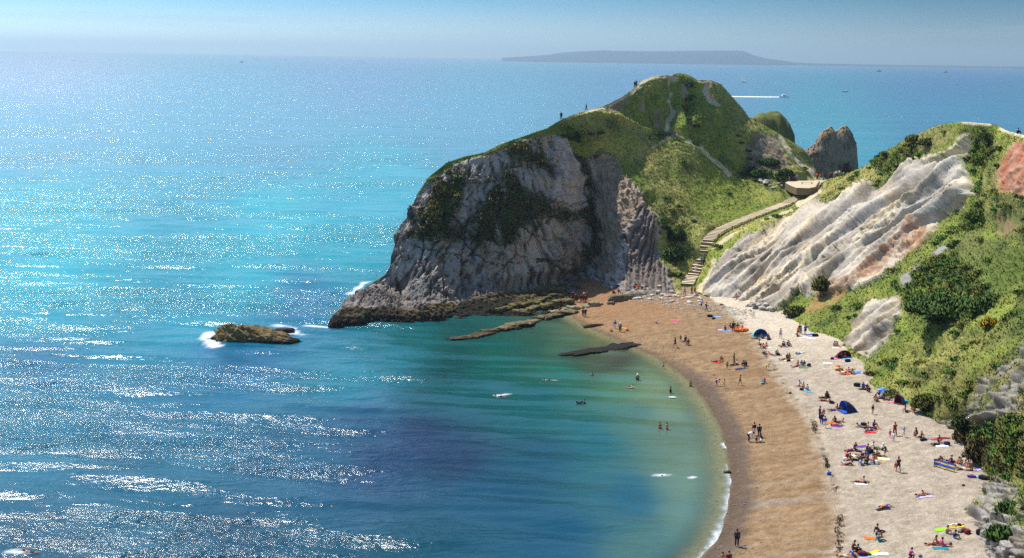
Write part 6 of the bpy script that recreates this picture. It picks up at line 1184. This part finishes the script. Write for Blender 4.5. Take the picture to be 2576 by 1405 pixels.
# ---- boats at sea
mw1 = simple_mat("boat_white", tuple(srgb(236, 236, 236)), .4, .05, 2.); mw2 = simple_mat("boat_dark", tuple(srgb(40, 52, 74)), .5, .1, 2.); msail = simple_mat("sail_cloth", tuple(srgb(240, 240, 238)), .8, .04, 1.)
ts_ = msail.node_tree; tb_ = ts_.nodes.new('ShaderNodeBsdfTranslucent'); tb_.inputs[0].default_value = (.85, .85, .84, 1); mxs = ts_.nodes.new('ShaderNodeMixShader'); mxs.inputs[0].default_value = .5; ts_.links.new(ts_.nodes['Principled BSDF'].outputs[0], mxs.inputs[1]); ts_.links.new(tb_.outputs[0], mxs.inputs[2]); ts_.links.new(mxs.outputs[0], ts_.nodes['Material Output'].inputs[0])
def hull(name, L_, B, Hh, mat, parent):
    n_ = 15; X = np.linspace(-L_ / 2, L_ / 2, n_); rows = []
    for s, zf, wf in ((-1, 1, 1), (-1, .35, .8), (0, -.25, 0), (1, .35, .8), (1, 1, 1), (0.001, 1, 0)):
        bw = B / 2 * np.clip(1 - np.clip((X / (L_ / 2)), 0, 1) ** 2.4, 0.02, 1) * (1 - .2 * np.clip(-X / (L_ / 2), 0, 1)); rows.append(np.stack([X + .15 * L_ * .3 * (zf) * (X > L_ * .3), s * bw * wf, Hh * zf + .12 * Hh * np.clip(X / L_, 0, 1) * 2 * (zf > .9)], -1))
    G = np.array(rows + rows[:1]); return mesh_np(name, G.reshape(-1, 3), grid_faces(len(rows) + 1, n_), [mat], parent=parent)
def sailboat(px, py, mast, heading, label, sails=True, dark=False):
    p = at_z(np.array(float(px)), np.array(float(py)), 0.); root = empty("sailing_boat", p, rad(heading)); tag(root, label, "sailing boat", "sailing boats offshore"); L_ = mast * .75
    hull("hull", L_, L_ * .3, L_ * .12, mw2 if dark else mw1, root)
    V, Fq = cap_tube([[((0, 0, L_ * .1), mast * .012), ((0, 0, mast), mast * .006)]], 6); mesh_np("mast", V, Fq, [mw1], parent=root); V, Fq = cap_tube([[((0, 0, L_ * .2), mast * .008), ((-L_ * .45, 0, L_ * .22), mast * .008)]], 6); mesh_np("boom", V, Fq, [mw1], parent=root)
    V, Fc = rock_np((L_ * .2, L_ * .1, L_ * .08), 2, 3, rough=.05); V[:, 2] += L_ * .14; mesh_np("cabin", V, Fc, [mw1], parent=root)
    if sails:
        for nm, tri, bel in (("mainsail", [(-.02 * L_, 0, L_ * .24), (-.45 * L_, 0, L_ * .25), (-.02 * L_, 0, mast * .97)], .08), ("jib", [(.48 * L_, 0, L_ * .14), (.05 * L_, 0, L_ * .2), (.04 * L_, 0, mast * .82)], .07)):
            A_, B2, C_ = [np.array(q) for q in tri]; n_ = 9; V = []; id_ = {}
            for i in range(n_):
                for j in range(n_ - i): u, v_ = i / (n_ - 1), j / (n_ - 1); q = A_ + (B2 - A_) * u + (C_ - A_) * v_; q = q + np.array([0, bel * L_ * 4 * u * (1 - u - v_) + bel * L_ * 2 * u * v_, 0]); id_[(i, j)] = len(V); V.append(q)
            Fc = [[id_[(i, j)], id_[(i + 1, j)], id_[(i, j + 1)]] for i in range(n_ - 1) for j in range(n_ - 1 - i)] + [[id_[(i + 1, j)], id_[(i + 1, j + 1)], id_[(i, j + 1)]] for i in range(n_ - 1) for j in range(n_ - 2 - i)]
            o = mesh_np(nm, np.array(V), np.array(Fc), [msail], parent=root); md = o.modifiers.new("t", 'SOLIDIFY'); md.thickness = .03
sc_at = lambda py, px: np.linalg.norm(at_z(np.array(float(px)), np.array(float(py)), 0.) - CAM) / FPX
sailboat(1811, 174, 11 * sc_at(174, 1811), 185, "tiny white sailing boat farthest out, just under the island"); sailboat(1870, 208, 19 * sc_at(208, 1870), 8, "white yacht with leaning sails above the speedboat's wake"); sailboat(2126, 232, 18 * sc_at(232, 2126), 160, "dark-hulled yacht with bare mast right of the speedboat", False, True)
sailboat(1524, 189, 6 * sc_at(189, 1524), 70, "tiny dark boat left of the summit against the glitter", True, True)
# motor boat and its wake
p = at_z(np.array(1972.), np.array(246.), 0.); u_ = sc_at(246, 1972); L_ = 26 * u_; root = empty("motorboat", p, rad(3)); tag(root, "white motorboat speeding right and throwing a long white wake", "motorboat")
hull("hull", L_, L_ * .3, L_ * .14, mw1, root); V, Fc = rock_np((L_ * .2, L_ * .11, L_ * .1), 3, 3, box=.4, rough=.04); V[:, 2] += L_ * .2; mesh_np("cabin", V, Fc, [mw1], parent=root)
V, Fc = rock_np((L_ * .17, L_ * .115, L_ * .035), 3, 3, box=.4, rough=.02); V[:, 2] += L_ * .22; mesh_np("windows", V, Fc, [mw2], parent=root); V, Fq = cap_tube([[((-L_ * .08, 0, L_ * .28), L_ * .01), ((-L_ * .1, 0, L_ * .4), L_ * .008)]], 6); mesh_np("radar_mast", V, Fq, [mw1], parent=root)
Wn = 160; Sx = np.linspace(0, 150 * u_, Wn); cr2 = np.linspace(-1, 1, 15); G = np.zeros((15, Wn, 3)); wd3 = (L_ * .10 + Sx * .075) 
for j, c_ in enumerate(cr2): G[j, :, 0] = p[0] + L_ * .42 - Sx * 1.0; G[j, :, 1] = p[1] + c_ * wd3 * (1 + .25 * fbm(Sx / (L_ * .4), 0 * Sx, c_ * 1.0 + 2, 3)); G[j, :, 2] = .15 + (1 - c_ * c_) * L_ * (.05 + .05 * np.exp(-Sx / L_)) * (1 + .9 * fbm(Sx / (L_ * .12), c_ * 4 + 0 * Sx, 1.2, 4)) - .25 * (abs(c_) > .95)
mfo = simple_mat("foam", tuple(srgb(244, 246, 250)), .8, .04, 3.); tag(mesh_np("wake", G.reshape(-1, 3), grid_faces(15, Wn), [mfo]), kind="stuff")
# small far buoys / ships near the horizon
for x, y, s, lb in ((608, 139.5, 3, "tiny pale ship on the hazy left horizon"), (2212, 168, 4, "tiny dark ship on the horizon right of the island"), (2380, 171, 3.4, "tiny dark ship nearest the right edge of the horizon")):
    p = at_z(np.array(float(x)), np.array(max(y, 168. + (x - 608) * .0) if x > 700 else 151.), 0.); q = 6500. / max(p[1], 1); p = np.array([p[0] * q if p[1] > 6500 else p[0], min(p[1], 6500.), 0]); u_ = np.linalg.norm(p - CAM) / FPX
    root = empty("ship", p, .1); tag(root, lb, "ship", "ships on the horizon"); hull("hull", s * 3 * u_, s * u_, s * .5 * u_, mw2, root); V, Fc = rock_np((s * .6 * u_, s * .4 * u_, s * .7 * u_), 4, 2, box=.5, rough=.05); V[:, 2] += s * .6 * u_; mesh_np("superstructure", V, Fc, [mw2], parent=root)
